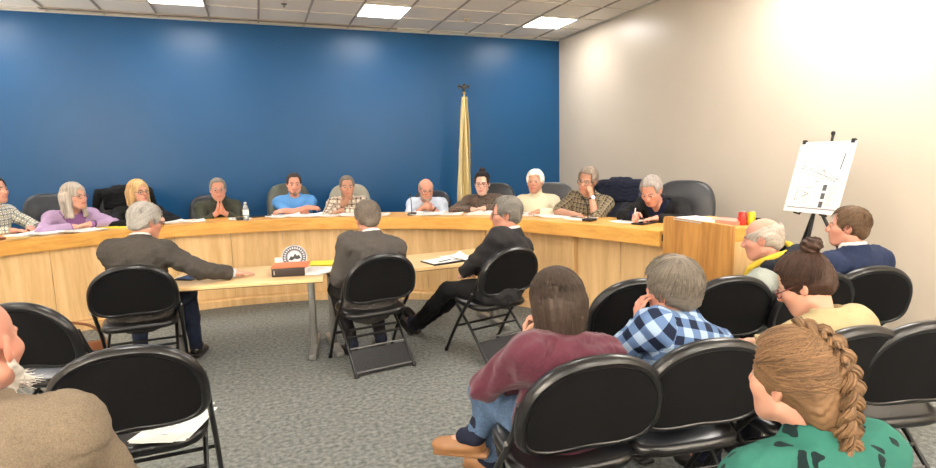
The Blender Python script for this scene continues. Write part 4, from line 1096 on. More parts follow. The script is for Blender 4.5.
person('person', 'grey-haired man in a black jacket bent over the counter writing with a pen', (3.478, 4.36, 1.252), 112, lean=22, slump=24, hyaw=6, hpitch=34, **FAR,
       Rt=dict(p=(.05, .50, CZ + .03), f=(-.3, 1, -.25), n=(-.75, 0, -.6), e=(1, .0, -.3), c=1.0), Lt=dict(p=(-.13, .42, CZ), f=(.5, 1, 0), n=(0, 0, -1), e=(-1, -.1, -.3), c=.2),
       inner=dict(m=fabric('navy_shirt', (32, 36, 66)), collar=(.066, 0, .03, .006, -.3, .03)), top=dict(m=fabric('black_jacket', (26, 27, 29), .15), n='jacket', t=.024, neck=.078, vopen=.45, collar=(.078, -.01, .03, .008, -.3, .02), fold=.005), hair=dict(col=(150, 142, 136), th=.012, strands=260), skin='rosy', brow=(120, 110, 104), extra=pen_x, seed=12)

# ------------------------------------------------------------------ three men in dark jackets at the meeting tables
MID = dict(vox=.0085, bvox=.007, hs=1.12, seat=.46)
def shirt_ring(I):
    fl = I['collar'](.066, .0, .052, .006, -.15, 0); fl2 = lambda Pn: fl(Pn) + 0
    V, Q = surface_net(fl2, *fl.bounds(), .006); np_obj('shirt_collar', V, Q, fabric('white_shirt', (228, 226, 224), .04), I['root'])
def cuff(q):
    def f(I):
        a = I['arms'][q]; W = Vector(a['W']); d = Vector(nrm3(a['W'] - a['E'])); obj('shirt_cuff', cyl(BM(), W - d * .03, W + d * .012, .041, .040, 20), fabric('pale_cuff', (190, 198, 212), .05), I['root'])
    return f
def suitL_x(I): shirt_ring(I); cuff(1)(I)
person('person', 'grey-haired man in a dark jacket reaching his arm across the left meeting table', (-.83, 4.90, 1.175), -6, root=(-.90, 4.775), lean=20, slump=14, twist=-10, hyaw=-30, hpitch=16, **dict(MID, g=1.12), shw=.19,
       Rt=dict(rel='world', p=(-.24, 4.80, .735), f=(.95, .12, -.08), n=(0, 0, -1), e=(.6, -.3, -.5), c=.12), Lt=dict(p=(-.12, .42, .60), f=(.2, 1, -.1), e=(-1, -.2, -.4)),
       legs={1: dict(k=(.24, .42, .53), a=(.28, .36, .085)), -1: dict(k=(-.15, .45, .52), a=(-.14, .36, .085))}, bottom=fabric('dark_jeans', (38, 46, 66), .2),
       top=dict(m=fabric('charcoal_brown_wool', (74, 70, 66), .2), n='jacket', t=.026, neck=.075, collar=(.078, -.015, .038, .008, -.25, .04), fold=.007, skirt=.06, seams=('arm', 'centre'), cuff=.015),
       hair=dict(col=(168, 164, 158), th=.017, strands=600, side_part=.02, vary=.2), glasses=(70, 60, 56), skin='rosy', extra=suitL_x, brow=(130, 124, 118), seed=21)
person('person', 'man with short grey-brown hair in a charcoal suit seen from behind between the tables', (.815, 4.53, 1.135), 8, root=(.77, 4.38), lean=14, slump=16, hpitch=14, **dict(MID, g=1.12), shw=.195,
       Rt=dict(p=(.12, .30, .63), f=(-.6, 1, -.2), e=(.45, -.4, -1)), Lt=dict(p=(-.14, .30, .63), f=(.5, 1, -.2), e=(-.5, -.4, -1)),
       legs={1: dict(k=(.15, .42, .53), a=(.16, .22, .085)), -1: dict(k=(-.15, .42, .53), a=(-.1, .20, .085))},
       bottom=(38, 36, 38), top=dict(m=fabric('charcoal_suit', (80, 76, 73), .15), n='jacket', t=.026, neck=.075, collar=(.078, -.02, .034, .008, -.25, .04), fold=.006, skirt=.10, seams=('arm', 'centre')),
       hair=dict(col=(112, 102, 92), th=.014, strands=700, vary=.25, nape=-.07), skin='rosy', extra=shirt_ring, seed=22)
person('person', 'grey-haired man in a black suit with outstretched legs turned sideways on his chair', (1.86, 4.12, 1.145), 28, root=(1.715, 4.18), lean=0, slump=10, hyaw=34, hpitch=4, **dict(MID, g=1.06), shw=.185,
       Rt=dict(p=(.04, .30, .66), f=(-1, .3, -.1), e=(1, -.2, -.4)), Lt=dict(p=(-.05, .33, .64), f=(1, .3, -.1), e=(-1, -.2, -.4)),
       legs={1: dict(k=(.10, .47, .47), a=(-.02, .90, .095), t=(-.15, .55, .85)), -1: dict(k=(-.10, .47, .49), a=(-.08, .93, .09), t=(-.25, .6, .8))},
       bottom=(26, 26, 28), top=dict(m=fabric('black_suit', (48, 47, 49), .12), n='jacket', t=.024, neck=.073, collar=(.077, -.015, .036, .008, -.25, .04), fold=.006, skirt=.02, seams=('arm', 'centre')),
       hair=dict(col=(118, 114, 108), th=.014, strands=700, vary=.22), glasses=(60, 56, 54), skin='rosy', extra=shirt_ring, brow=(110, 104, 100), seed=23)

# ------------------------------------------------------------------ the audience
NEAR = dict(vox=.0065, bvox=.0055, hs=1.04, seat=.43)
def beige_x(I):
    beard_mesh(I, (214, 208, 200), .022, 6, 1.)
    hc, Rh, hs = I['hc'], I['Rh'], I['hs']; g = np.random.default_rng(4); n = 260
    s = np.stack([g.uniform(-.045, .045, n), .07 + g.uniform(-.02, .02, n), -.09 + g.uniform(-.015, .015, n)], 1); t = np.linspace(0, 1, 8)[None, :, None]
    dirn = np.stack([s[:, 0] * .5 + g.normal(0, .012, n), .026 + g.normal(0, .008, n), -.04 + g.normal(0, .010, n)], 1)
    Pp = s[:, None] + dirn[:, None] * t + np.array([0, 0, .03]) * t ** 2 * g.uniform(.2, 1.2, (n, 1, 1))
    V, Q = tube_np(Pp, np.linspace(.0018, .0007, 8)[None] * np.ones((n, 1)), 4); c = np.array(lin((222, 216, 208))) * np.repeat(1 + g.normal(0, .08, (n, 1)), 32, 0)
    np_obj('beard_strands', hc + (V * hs) @ Rh.T, Q, M_HAIR, I['root'], np.clip(c, 0, 1))
person('person', 'bald man with a white beard in a tan wool jacket in the near left corner', (-.70, 1.72, 1.155), 2, lean=6, slump=12, hyaw=-12, hpitch=4, **dict(NEAR, g=1.15, hs=1.1), shw=.20,
       top=dict(m=fabric('tan_wool', (124, 111, 95), .22, .95, .6, vscale=260), n='jacket', t=.028, neck=.072, collar=(.077, -.015, .04, .009, -.25, .05), fold=.006, seams=('yoke', 'arm')),
       skin='rosy', hair=None, extra=beige_x, brow=(200, 190, 180), seed=31)
def maroon_shoe(I): pass
person('person', 'woman with a brown bob in a maroon fleece with her hand to her face', (1.12, 2.0, .995), 4, root=(1.085, 1.915), lean=16, slump=18, hyaw=8, hpitch=8, fem=1, **NEAR, shw=.185,
       Lt=dict(rel='head', p=(-.065, .125, -.165), f=(.2, .05, 1), n=(.5, -.8, 0), e=(-1, .25, -.9), c=.75), Rt=dict(p=(-.12, .24, .63), f=(-1, -.1, .1), n=(0, -1, -.3), e=(.9, -.3, -.5), c=.3),
       legs={1: dict(k=(-.02, .46, .52), a=(-.17, .46, .28), t=(-.8, .6, .0)), -1: dict(k=(-.10, .50, .48), a=(-.04, .54, .09), t=(-.3, 1, -.1))},
       bottom=fabric('blue_jeans', (82, 104, 134), .25), shoe=(156, 112, 74),
       top=dict(m=fabric('maroon_fleece', (90, 43, 58), .12, .9, .4, vscale=80, sheen=.2), n='fleece_jacket', t=.024, collar=(.07, -.01, .05, .010, -.2, 0), neck=.068, fold=.008, skirt=.08, seams=('yoke', 'arm')),
       hair=dict(col=(64, 52, 44), style='bob', length=-.105, th=.02, strands=1500, vary=.28, vox=.006), skin='fair', seed=32)
person('person', 'grey-haired person in a blue and white checked shirt resting cheek in hand', (1.735, 2.02, .965), 2, root=(1.62, 1.90), lean=18, slump=16, hyaw=14, hpitch=2, hroll=-8, **dict(NEAR, hs=1.13),  shw=.185,
       Lt=dict(rel='head', p=(-.105, .09, -.14), f=(.05, .0, 1), n=(.9, -.3, 0), e=(-1, .3, -.9), c=.45, sp=1.6), Rt=dict(p=(.1, .34, .62), f=(-.3, 1, -.1), e=(1, -.2, -.5)),
       top=dict(m=plaid('blue_buffalo_check', 'buffalo', [(158, 180, 206), (94, 120, 162), (30, 38, 60)], .078), t=.02, n='shirt', collar=(.07, -.01, .045, .008, -.3, .05), fold=.006),
       hair=dict(col=(114, 106, 96), th=.022, strands=1500, vary=.28, nape=-.085, vox=.006), skin='rosy', seed=33)
def hood_x(I):
    hc, Rn, nb, root = I['hc'], I['Rn'], I['nb'], I['root']
    pts = [nb + Rn @ V3(*p) for p in ((.13, .12, -.05), (.135, .05, .05), (.11, -.06, .10), (.0, -.13, .10), (-.11, -.06, .10), (-.135, .05, .05), (-.13, .12, -.05))]
    sp = [tuple(p) for p in spline([Vector(p) for p in pts], 6)]
    obj('hood_lining', tube(BM(), sp, .020, 12), fabric('yellow_lining', (206, 176, 60), .1), root)
    fl = Field(); fl.ell(nb + Rn @ V3(0, -.14, .03), (.14, .075, .10), Rn, .03)
    for q in (-1, 1): fl.cap(nb + Rn @ V3(q * .11, -.04, .06), nb + Rn @ V3(q * .08, -.15, .02), .05, .05, .04)
    fn = lambda Pn: fl(Pn) + wob(Pn, 30, 4, .006)
    V, Q = surface_net(fn, *fl.bounds(), .008); np_obj('hood', V, Q, fabric('navy_hood', (34, 38, 48), .15), root)
person('person', 'balding man in a pale grey coat with a yellow-lined hood leaning forward', (2.90, 2.58, 1.06), 16, root=(3.0, 2.56), lean=20, slump=16, hyaw=16, hpitch=14, **dict(NEAR, hs=1.06, g=1.08, vox=.0075), shw=.19,
       top=dict(m=fabric('pale_grey_coat', (158, 164, 158), .08), n='coat', t=.03, neck=.08, fold=.008, seams=('arm',)), bottom=(44, 46, 52),
       hair=dict(col=(176, 166, 156), th=.010, bald=1.2, strands=350, line=.04), skin='rosy', extra=hood_x, seed=34)
person('person', 'man with brown hair in a navy suit seen in profile below the easel', (3.40, 2.40, 1.12), -4, root=(3.43, 2.51), lean=4, slump=10, hyaw=34, hpitch=2, **dict(NEAR, hs=1.0, g=1.0, vox=.0075), shw=.175,
       top=dict(m=fabric('navy_suit', (38, 48, 76), .12), n='jacket', t=.026, neck=.074, collar=(.078, -.02, .034, .008, -.25, .04), fold=.005, seams=('arm', 'centre')),
       hair=dict(col=(96, 74, 54), th=.010, strands=900, vary=.25, side_part=-.02), skin='rosy', extra=shirt_ring, brow=(90, 66, 48), seed=35)
person('person', 'woman with a brown hair bun and glasses in a pale yellow jacket looking down', (2.15, 1.69, 1.03), 4, root=(2.18, 1.78), lean=18, slump=12, hyaw=22, hpitch=30, fem=1, **NEAR, shw=.18,
       Rt=dict(p=(.06, .34, .66), f=(-.5, 1, 0), e=(1, -.2, -.5)), Lt=dict(p=(-.06, .34, .66), f=(.5, 1, 0), e=(-1, -.2, -.5)),
       top=dict(m=fabric('pale_yellow_cotton', (176, 162, 126), .06), n='jacket', t=.022, collar=(.068, -.01, .042, .008, -.3, .05), fold=.006, seams=('yoke', 'arm')),
       hair=dict(col=(62, 42, 32), style='updo', th=.012, bun=((0, -.098, .135), .040), strands=1300, vary=.3, vox=.006), glasses=(120, 50, 56), skin='fair', seed=36)
person('person', 'woman with a long light brown braid in a teal print blouse nearest the camera', (1.205, .965, 1.035), 0, lean=6, slump=8, hyaw=6, hpitch=6, fem=1, **dict(NEAR, hs=.98, vox=.006, bvox=.005), shw=.18,
       top=dict(m=patterned('teal_print', (46, 104, 92), [(18, 34, 36)], 15, .30), n='blouse', t=.02, collar=(.066, -.01, .05, .007, -.35, .05), fold=.006),
       hair=dict(col=(116, 88, 62), nape=-.10, style='updo', th=.014, strands=2600, vary=.3, vox=.005, braid=[(.02, .0, .142), (.02, -.085, .115), (.015, -.128, .03), (.01, -.125, -.06), (.01, -.12, -.16), (.015, -.145, -.27), (.01, -.16, -.40)]), skin='fair', seed=37)

# ------------------------------------------------------------------ folding chairs
for x, y, a, lab in [(-.90, 4.756, 4, 'black folding chair under the man reaching across the table'),
                     (.77, 4.36, 9, 'black folding chair under the man in charcoal suit'),
                     (1.72, 4.16, 14, 'black folding chair under the man with outstretched legs'),
                     (-.54, 2.72, 2, 'empty black folding chair with papers lying on its seat'),
                     (-1.10, 3.76, -22, 'empty black folding chair half hidden behind the bearded man'),
                     (1.08, 1.893, -5, 'black folding chair under the woman in maroon fleece'),
                     (1.577, 1.866, -8, 'black folding chair behind the blue checked shirt'),
                     (1.975, 2.823, -8, 'empty black folding chair in front of the grey-haired person with checked shirt'),
                     (2.488, 2.651, -10, 'empty black folding chair between the checked shirt and the pale grey coat'),
                     (2.98, 2.53, -6, 'black folding chair under the man in pale grey coat'),
                     (3.425, 2.487, -14, 'black folding chair under the man in navy suit'),
                     (2.175, 1.756, -6, 'black folding chair under the woman with the hair bun'),
                     (-.71, 1.57, 0, 'black folding chair under the bearded man in tan jacket'),
                     (1.21, .80, 0, 'black folding chair under the woman with the long braid'),
                     (2.54, 1.68, -14, 'empty black folding chair at the right edge with its seat showing')]:
    folding_chair((x, y, 0), R_(a), lab).scale = (1.04, 1.04, 1.04)

# ------------------------------------------------------------------ swivel chairs behind the dais
for x, y, a, top, w_, col, lab in [
        (-2.75, 7.12, 238, 1.30, .52, (44, 46, 52), 'dark leather swivel chair at the far left end of the dais'),
        (-2.03, 7.20, 212, 1.33, .50, (48, 52, 60), 'dark grey leather swivel chair behind the woman in lavender'),
        (-1.36, 7.42, 205, 1.34, .58, (34, 36, 40), 'black swivel chair with a black jacket over it behind the blonde woman'),
        (-.53, 7.63, 188, 1.22, .56, (36, 38, 44), 'low black swivel chair behind the man in olive sweater'),
        (.40, 7.55, 184, 1.33, .58, (74, 78, 70), 'olive grey leather swivel chair behind the man in blue polo'),
        (1.10, 7.32, 172, 1.30, .56, (148, 144, 130), 'tan leather swivel chair behind the man in brown plaid'),
        (2.05, 6.92, 158, 1.19, .54, (34, 38, 50), 'low navy black swivel chair behind the bald man'),
        (2.70, 6.38, 150, 1.28, .54, (40, 42, 46), 'black leather swivel chair behind the woman with red glasses'),
        (3.16, 5.86, 138, 1.285, .58, (66, 66, 70), 'charcoal grey swivel chair behind the woman in cream turtleneck'),
        (3.58, 5.20, 122, 1.30, .58, (36, 40, 56), 'dark swivel chair with a navy jacket over it behind the plaid shirt'),
        (3.80, 4.42, 122, 1.325, .62, (44, 46, 50), 'big black leather swivel chair behind the writing man')]:
    office_chair((x, y, 0), R_(a), lab, col, w_, top)
def draped_jacket(loc, rz, top, col, lab):
    """a coat hung over a chair back: shoulders on the top edge, body hanging behind, sleeves at the sides"""
    t = thing('jacket', lab, 'jacket', loc, rz)
    z = top - .02; fl = Field(); R = rx(9)
    c = V3(0, -.24 - .09 * 1.0, z)
    fl.rbox((0, -.345, z - .03), (.27, .10, .055), .05, R, .04)
    fl.rbox((0, -.40, z - .24), (.29, .035, .26), .03, R, .04)
    fl.rbox((0, -.255, z - .12), (.25, .022, .10), .02, R, .03)
    for q in (-1, 1): fl.cap((q * .26, -.34, z - .04), (q * .335, -.36, z - .42), .055, .045, .03)
    fl.cap((-.1, -.33, z + .03), (.1, -.33, z + .03), .03, None, .03)
    fn = lambda P_: fl(P_) + wob(P_, 28, 3, .008)
    lo, hi = fl.bounds(); V, Q = surface_net(fn, lo - .02, hi + .02, .011)
    np_obj('jacket_body', V, relax(V, Q, 0) is None or Q, fabric('draped_%d_%d_%d' % col, col, .2), t)
draped_jacket((-1.36, 7.42, 0), R_(205), 1.35, (22, 23, 26), 'black jacket hung over the chair behind the blonde woman')
draped_jacket((3.58, 5.20, 0), R_(122), 1.31, (26, 30, 46), 'navy jacket hung over the chair behind the plaid shirt')

# ------------------------------------------------------------------ papers and things on the dais
M_TAN = mat('tan_card', (206, 170, 110), .7); M_YEL = mat('yellow_paper', (238, 218, 60), .7); M_INK = mat('grey_print', (150, 150, 152), .8)
def sheet(name, x, y, z, rz, lab, cat='paper', w_=.216, d_=.279, n=1, m=None, group=None, curl=.004, print_=True):
    """a sheet or a loose pile: slightly fanned, slightly lifted corners, faint lines of print on the top one"""
    t = thing(name, lab, cat, (x, y, z), R_(rz), group); rg = random.Random(int((x * 31 + y * 17) * 100))
    for k in range(n):
        bm = BM(); g = []
        ox, oy, a = (rg.uniform(-.02, .02), rg.uniform(-.02, .02), rg.uniform(-.12, .12)) if k else (0, 0, 0)
        NX, NY = 5, 6
        for lay in (0, 1):
            for i in range(NX):
                for j in range(NY):
                    u, v = i / (NX - 1) - .5, j / (NY - 1) - .5; px, py = u * w_, v * d_
                    zz = .0012 + k * .004 + lay * .0022 + curl * (abs(u * 2) ** 3 * abs(v * 2) ** 2) * (1 if u * v > 0 else .3)
                    g.append(bm.verts.new((ox + px * math.cos(a) - py * math.sin(a), oy + px * math.sin(a) + py * math.cos(a), zz)))
        id_ = lambda l, i, j: g[l * NX * NY + i * NY + j]
        for i in range(NX - 1):
            for j in range(NY - 1):
                bm.faces.new((id_(1, i, j), id_(1, i + 1, j), id_(1, i + 1, j + 1), id_(1, i, j + 1))); bm.faces.new((id_(0, i, j), id_(0, i, j + 1), id_(0, i + 1, j + 1), id_(0, i + 1, j)))
        for i in range(NX - 1): bm.faces.new((id_(0, i, 0), id_(0, i + 1, 0), id_(1, i + 1, 0), id_(1, i, 0))); bm.faces.new((id_(0, i + 1, NY - 1), id_(0, i, NY - 1), id_(1, i, NY - 1), id_(1, i + 1, NY - 1)))
        for j in range(NY - 1): bm.faces.new((id_(0, 0, j + 1), id_(0, 0, j), id_(1, 0, j), id_(1, 0, j + 1))); bm.faces.new((id_(0, NX - 1, j), id_(0, NX - 1, j + 1), id_(1, NX - 1, j + 1), id_(1, NX - 1, j)))
        obj('sheet', bm, m or M_PAPER, t)
    if print_ and m is None:
        bm = BM()
        for k in range(9):
            wd = w_ * rg.uniform(.45, .72); box(bm, (-w_ * .38 + wd / 2, d_ * .36 - k * d_ * .075, .004 + (n - 1) * .004), (wd, .0035, .0006))
        obj('print', bm, M_INK, t, False)
    return t
Z = TOPZ
DP = [('paper_pile', -2.05, 6.50, 60, 'white papers fanned in front of the man in pale checked shirt', 3), ('paper_sheet', -1.93, 6.72, 25, 'white sheet lying left of the woman in lavender', 1),
      ('paper_pile', -1.70, 6.62, 40, 'white papers at the counter edge in front of the woman in lavender', 2), ('paper_sheet', -1.22, 6.84, 15, 'white sheet in front of the woman with blonde hair', 1),
      ('paper_pile', -.96, 7.03, 30, 'white pages spread between the blonde woman and the olive sweater', 3), ('paper_sheet', -.72, 7.05, 10, 'white sheet left of the man in olive sweater', 1),
      ('paper_sheet', -.22, 7.02, 2, 'white sheet under the elbows of the man in olive sweater', 1), ('paper_pile', .24, 7.0, -5, 'white papers left of the man in blue polo', 2),
      ('paper_pile', .50, 6.90, -20, 'white papers in front of the man in blue polo', 2), ('paper_sheet', .80, 6.78, -30, 'white sheet between the blue polo and the brown plaid', 1),
      ('paper_pile', 1.05, 6.66, -25, 'white papers in front of the man in brown plaid', 2), ('paper_sheet', 1.30, 6.52, -20, 'white sheet right of the man in brown plaid', 1), 
      ('paper_pile', 1.80, 6.26, -40, 'white papers in front of the bald man in pale blue', 2), ('paper_sheet', 2.06, 6.10, -30, 'white sheet right of the bald man in pale blue', 1),
      ('paper_pile', 2.76, 5.52, -50, 'white papers in front of the woman in cream turtleneck', 2), ('paper_sheet', 2.60, 5.62, -20, 'white sheet left of the woman in cream turtleneck', 1),
      ('paper_pile', 2.94, 5.18, -60, 'white papers under the forearm of the man in brown plaid short sleeves', 2), ('paper_sheet', 3.02, 4.86, -66, 'white sheet beside the microphone of the short-sleeved plaid man', 1),
      ('paper_sheet', 3.26, 4.42, -70, 'white sheet under the pen of the writing man', 1)]
for nm, x, y, a, lab, n in DP: sheet(nm, x, y, Z, a, lab, 'papers' if n > 1 else 'paper', .36 if n > 1 else .25, .33 if n > 1 else .279, n=n + 1 if n > 1 else n, curl=.02 if n > 1 else .008)
sheet('yellow_notepad', -1.60, 6.92, Z, 30, 'yellow notepad under the arms of the woman in lavender', 'notepad', .2, .28, 2, M_YEL); sheet('yellow_notepad', -1.38, 6.80, Z, -20, 'yellow notepad right of the woman in lavender', 'notepad', .18, .24, 1, M_YEL)
sheet('manila_folder', -2.12, 6.28, Z, 50, 'tan folder at the far left end of the counter', 'folder', .24, .3, 2, M_TAN); sheet('orange_notepad', -2.3, 6.52, Z, 50, 'orange pad in front of the man in pale checked shirt', 'notepad', .12, .2, 2, mat('orange_pad', (232, 150, 84), .7))
t = thing('portfolio', 'brown leather portfolio at the far left edge of the counter', 'portfolio', (-2.28, 6.16, Z), R_(46)); obj('cover', box(BM(), (0, 0, .012), (.20, .10, .022)), mat('brown_leather', (120, 66, 40), .45), t, True, bevel=.004); obj('strap', box(BM(), (.04, 0, .0245), (.02, .1, .003)), MATS['brown_leather'], t)
def tablet(x, y, rz, lab, w_=.26, d_=.19, screen=(24, 26, 30)):
    t = thing('tablet', lab, 'tablet', (x, y, Z), R_(rz)); obj('body', box(BM(), (0, 0, .008), (w_, d_, .015)), M_BLACK, t, True, bevel=.004)
    obj('screen', box(BM(), (0, 0, .0162), (w_ * .9, d_ * .86, .001)), mat('dark_glass_%d' % screen[2], screen, .08), t, False); return t
tablet(.0, 7.12, -4, 'black tablet lying between the water bottle and the blue polo'); tablet(3.30, 4.20, 20, 'black folder-like tablet beside the oak end block', .30, .12)
# open book
t = thing('open_book', 'open book with pale pages in front of the woman with red glasses', 'book', (2.36, 5.88, Z), R_(-35))
for q in (-1, 1):
    bm = BM(); N = 8; a0 = [bm.verts.new((q * .19 * k / N, -.13, .004 + .03 * math.sin(math.pi * (k / N) ** .6) * (1 - k / N * .4))) for k in range(N + 1)]; a1 = [bm.verts.new((q * .19 * k / N, .13, .004 + .03 * math.sin(math.pi * (k / N) ** .6) * (1 - k / N * .4))) for k in range(N + 1)]
    b0 = [bm.verts.new((q * .19 * k / N, -.13, .002)) for k in range(N + 1)]; b1 = [bm.verts.new((q * .19 * k / N, .13, .002)) for k in range(N + 1)]
    for k in range(N):
        bm.faces.new((a0[k], a0[k + 1], a1[k + 1], a1[k])); bm.faces.new((b0[k], b1[k], b1[k + 1], b0[k + 1])); bm.faces.new((a0[k], b0[k], b0[k + 1], a0[k + 1])); bm.faces.new((a1[k], a1[k + 1], b1[k + 1], b1[k]))
    bm.faces.new((a0[N], b0[N], b1[N], a1[N])); obj('page_block', bm, mat('book_pages', (238, 226, 220), .8), t)
obj('cover', box(BM(), (0, 0, .001), (.40, .27, .002)), M_BLACK, t, False)
def microphone(x, y, rz, lab, h_=.22):
    t = thing('microphone', lab, 'microphone', (x, y, Z), R_(rz)); bm = box(BM(), (0, 0, .014), (.10, .13, .028)); obj('base', bm, M_BLACK, t, True, bevel=.01)
    pts = arc((0, .03, .028), (0, .03, h_ * .8), (0, .03 + h_ * .4, h_), 8); obj('gooseneck', tube(BM(), pts, .005, 8), M_BLACK, t)
    d = (pts[-1] - pts[-2]).normalized(); obj('head', cyl(BM(), pts[-1] - d * .005, pts[-1] + d * .045, .010, .012), M_BLACK, t)
microphone(-.21, 6.86, 188, 'small black microphone in front of the man in olive sweater', .12); microphone(1.64, 6.25, 160, 'black gooseneck microphone left of the bald man'); microphone(2.98, 4.64, 120, 'black gooseneck microphone in front of the short-sleeved plaid man')
# water bottle
t = thing('water_bottle', 'clear plastic water bottle with a white label on the counter', 'bottle', (-.15, 6.75, Z))
mb, n, l, b = nt('clear_plastic'); b.inputs['Base Color'].default_value = (.92, .95, .97, 1); b.inputs['Roughness'].default_value = .1; b.inputs['Transmission Weight'].default_value = .75; b.inputs['IOR'].default_value = 1.2
obj('bottle_body', lathe(BM(), [(.028, 0), (.032, .006), (.032, .05), (.030, .055), (.032, .06), (.032, .13), (.026, .155), (.013, .18), (.013, .19)], 20), mb, t)
obj('label', lathe(BM(), [(.0326, .065), (.0328, .07), (.0328, .115), (.0326, .12)], 20), M_PAPER, t); obj('cap', lathe(BM(), [(.0145, .188), (.0145, .205), (.012, .207)], 16), mat('white_cap', (235, 235, 235), .4), t)

# ------------------------------------------------------------------ things on the end block
tu, tn = u, nrm; Z2 = 1.08
def lp(s, o): p = A + tu * s + tn * o; return p.x, p.y
t = thing('paper_strip', 'white papers lying along the top of the oak end block', 'papers', (*lp(.30, .10), Z2), ang); obj('sheet', box(BM(), (0, 0, .010), (.34, .20, .018)), M_PAPER, t, True, bevel=.002); obj('sheet', box(BM(), (.01, .008, .0225), (.32, .19, .005), Matrix.Rotation(.04, 3, 'Z')), M_PAPER, t)
t = thing('pink_folder', 'pink folder on the oak end block beside the red can', 'folder', (*lp(.50, .20), Z2), ang + .2); obj('cover', box(BM(), (0, 0, .016), (.25, .16, .030)), mat('pink_card', (226, 134, 118), .7), t, True, bevel=.003); obj('tab', box(BM(), (.09, .085, .027), (.06, .02, .004)), MATS['pink_card'], t)
for s_, o_, col, lab in ((.62, .22, (206, 52, 44), 'red can standing on the oak end block'), (.645, .275, (222, 190, 40), 'yellow can standing beside the red one on the end block')):
    t = thing('drink_can', lab, 'can', (*lp(s_, o_), Z2)); obj('can_body', lathe(BM(), [(.022, 0), (.026, .006), (.027, .02), (.027, .085), (.022, .096)], 20), mat('can_%d' % col[0], col, .3, .3), t); obj('lid', lathe(BM(), [(.0225, .095), (.0225, .099), (.018, .099)], 20), M_SCREW, t)
t = thing('desk_tray', 'flat black tray on the oak end block right of the cans', 'tray', (*lp(.60, .345), Z2), ang); obj('tray_floor', box(BM(), (0, 0, .004), (.20, .12, .006)), M_BLACK, t)
bm = BM()
for dx, dy, ax, ay in ((0, .06, .20, .006), (0, -.06, .20, .006), (.1, 0, .006, .12), (-.1, 0, .006, .12)): box(bm, (dx, dy, .02), (ax, ay, .034))
obj('rim', bm, M_BLACK, t, False)

# ------------------------------------------------------------------ things on the meeting tables
ZT = .69
def tp(T, x, y):
    v = Matrix.Rotation(T.rotation_euler[2], 3, 'Z') @ Vector((x, y, 0)) + T.location; return v.x, v.y
# round seal on a little stand
sx_, sy_ = .25, 4.97
t = thing('seal_plaque', 'round black and silver seal plaque standing on the meeting table', 'plaque', (sx_, sy_, ZT), R_(2))
RS = .10; tilt = Matrix.Rotation(R_(-12), 3, 'X'); cz = Vector((0, 0, RS + .006))
def disc(bm, r, y0, y1, c=(0, 0), n_=40): return cyl(bm, tilt @ Vector((c[0], y0, c[1])) + cz, tilt @ Vector((c[0], y1, c[1])) + cz, r, n=n_)
obj('disc', disc(BM(), RS, 0, .016), mat('plaque_black', (34, 34, 38), .35), t)
obj('rim', tube(BM(), [tilt @ Vector((RS * math.cos(a), .004, RS * math.sin(a))) + cz for a in [2 * math.pi * k / 40 for k in range(40)]], .006, 8, closed=True), mat('plaque_silver', (176, 178, 184), .3, .6), t)
bm = BM()
for k in range(26):
    a = 2 * math.pi * k / 26
    if 3.9 < a < 5.5 and k % 2: continue
    box(bm, tilt @ Vector((RS * .8 * math.cos(a), -.001, RS * .8 * math.sin(a))) + cz, (.012, .003, .017), tilt @ Matrix.Rotation(-a + math.pi / 2, 3, 'Y'))
obj('lettering', bm, MATS['plaque_silver'], t, False)
obj('centre_ring', tube(BM(), [tilt @ Vector((RS * .60 * math.cos(a), -.001, RS * .60 * math.sin(a))) + cz for a in [2 * math.pi * k / 32 for k in range(32)]], .003, 6, closed=True), MATS['plaque_silver'], t)
bm = BM(); disc(bm, RS * .55, -.002, 0); obj('emblem_ground', bm, mat('plaque_grey', (206, 208, 212), .4), t)
bm = BM(); bd = [(-.05, -.02), (-.03, .012), (-.012, .004), (.006, .03), (.022, .012), (.04, .018), (.052, -.012), (.02, -.02), (0, -.012), (-.02, -.026)]
f0 = [bm.verts.new(tilt @ Vector((x, -.0045, z)) + cz) for x, z in bd]; f1 = [bm.verts.new(tilt @ Vector((x, -.002, z)) + cz) for x, z in bd]; bm.faces.new(f0); bm.faces.new(f1[::-1])
for k in range(len(bd)): bm.faces.new((f0[k], f0[(k + 1) % len(bd)], f1[(k + 1) % len(bd)], f1[k]))
obj('emblem', bm, MATS['plaque_black'], t, False); obj('stand', box(BM(), (0, .035, .006), (.12, .09, .012)), M_BLACK, t)
t = thing('card_holder', 'small white card standing behind the round seal plaque', 'card', (sx_ - .125, sy_ + .05, ZT), R_(-8)); obj('card', box(BM(), (0, 0, .055), (.07, .003, .10), Matrix.Rotation(-.12, 3, 'X')), M_PAPER, t); obj('foot', box(BM(), (0, .01, .003), (.07, .05, .006)), M_PAPER, t)
t = thing('binder', 'thick black binder under the orange folder on the meeting table', 'binder', (.20, 4.76, ZT), R_(-12)); obj('cover', box(BM(), (0, 0, .036), (.26, .2, .07)), mat('binder_black', (44, 34, 32), .45), t, True, bevel=.005); obj('page_edges', box(BM(), (.004, .004, .036), (.262, .19, .05)), M_PAPER, t); obj('spine_ring', cyl(BM(), (-.11, -.101, .02), (-.11, -.101, .052), .006), M_SCREW, t)
t = thing('orange_folder', 'orange folder lying on top of the black binder', 'folder', (.21, 4.77, ZT + .072), R_(-10)); obj('cover', box(BM(), (0, 0, .006), (.29, .22, .011)), mat('orange_card', (222, 122, 82), .7), t, True, bevel=.002); obj('tab', box(BM(), (.08, .117, .006), (.07, .02, .003)), MATS['orange_card'], t)
sheet('paper_pile', .40, 4.80, ZT, -40, 'white papers beside the binder next to the charcoal suit', 'papers', .3, .34, 3, curl=.012)
for dx, dy, lab in ((0, 0, 'yellow notepad between the seal plaque and the charcoal suit'),): sheet('yellow_notepad', .50, 5.06, ZT, -14, lab, 'notepad', .24, .22, 6, M_YEL)
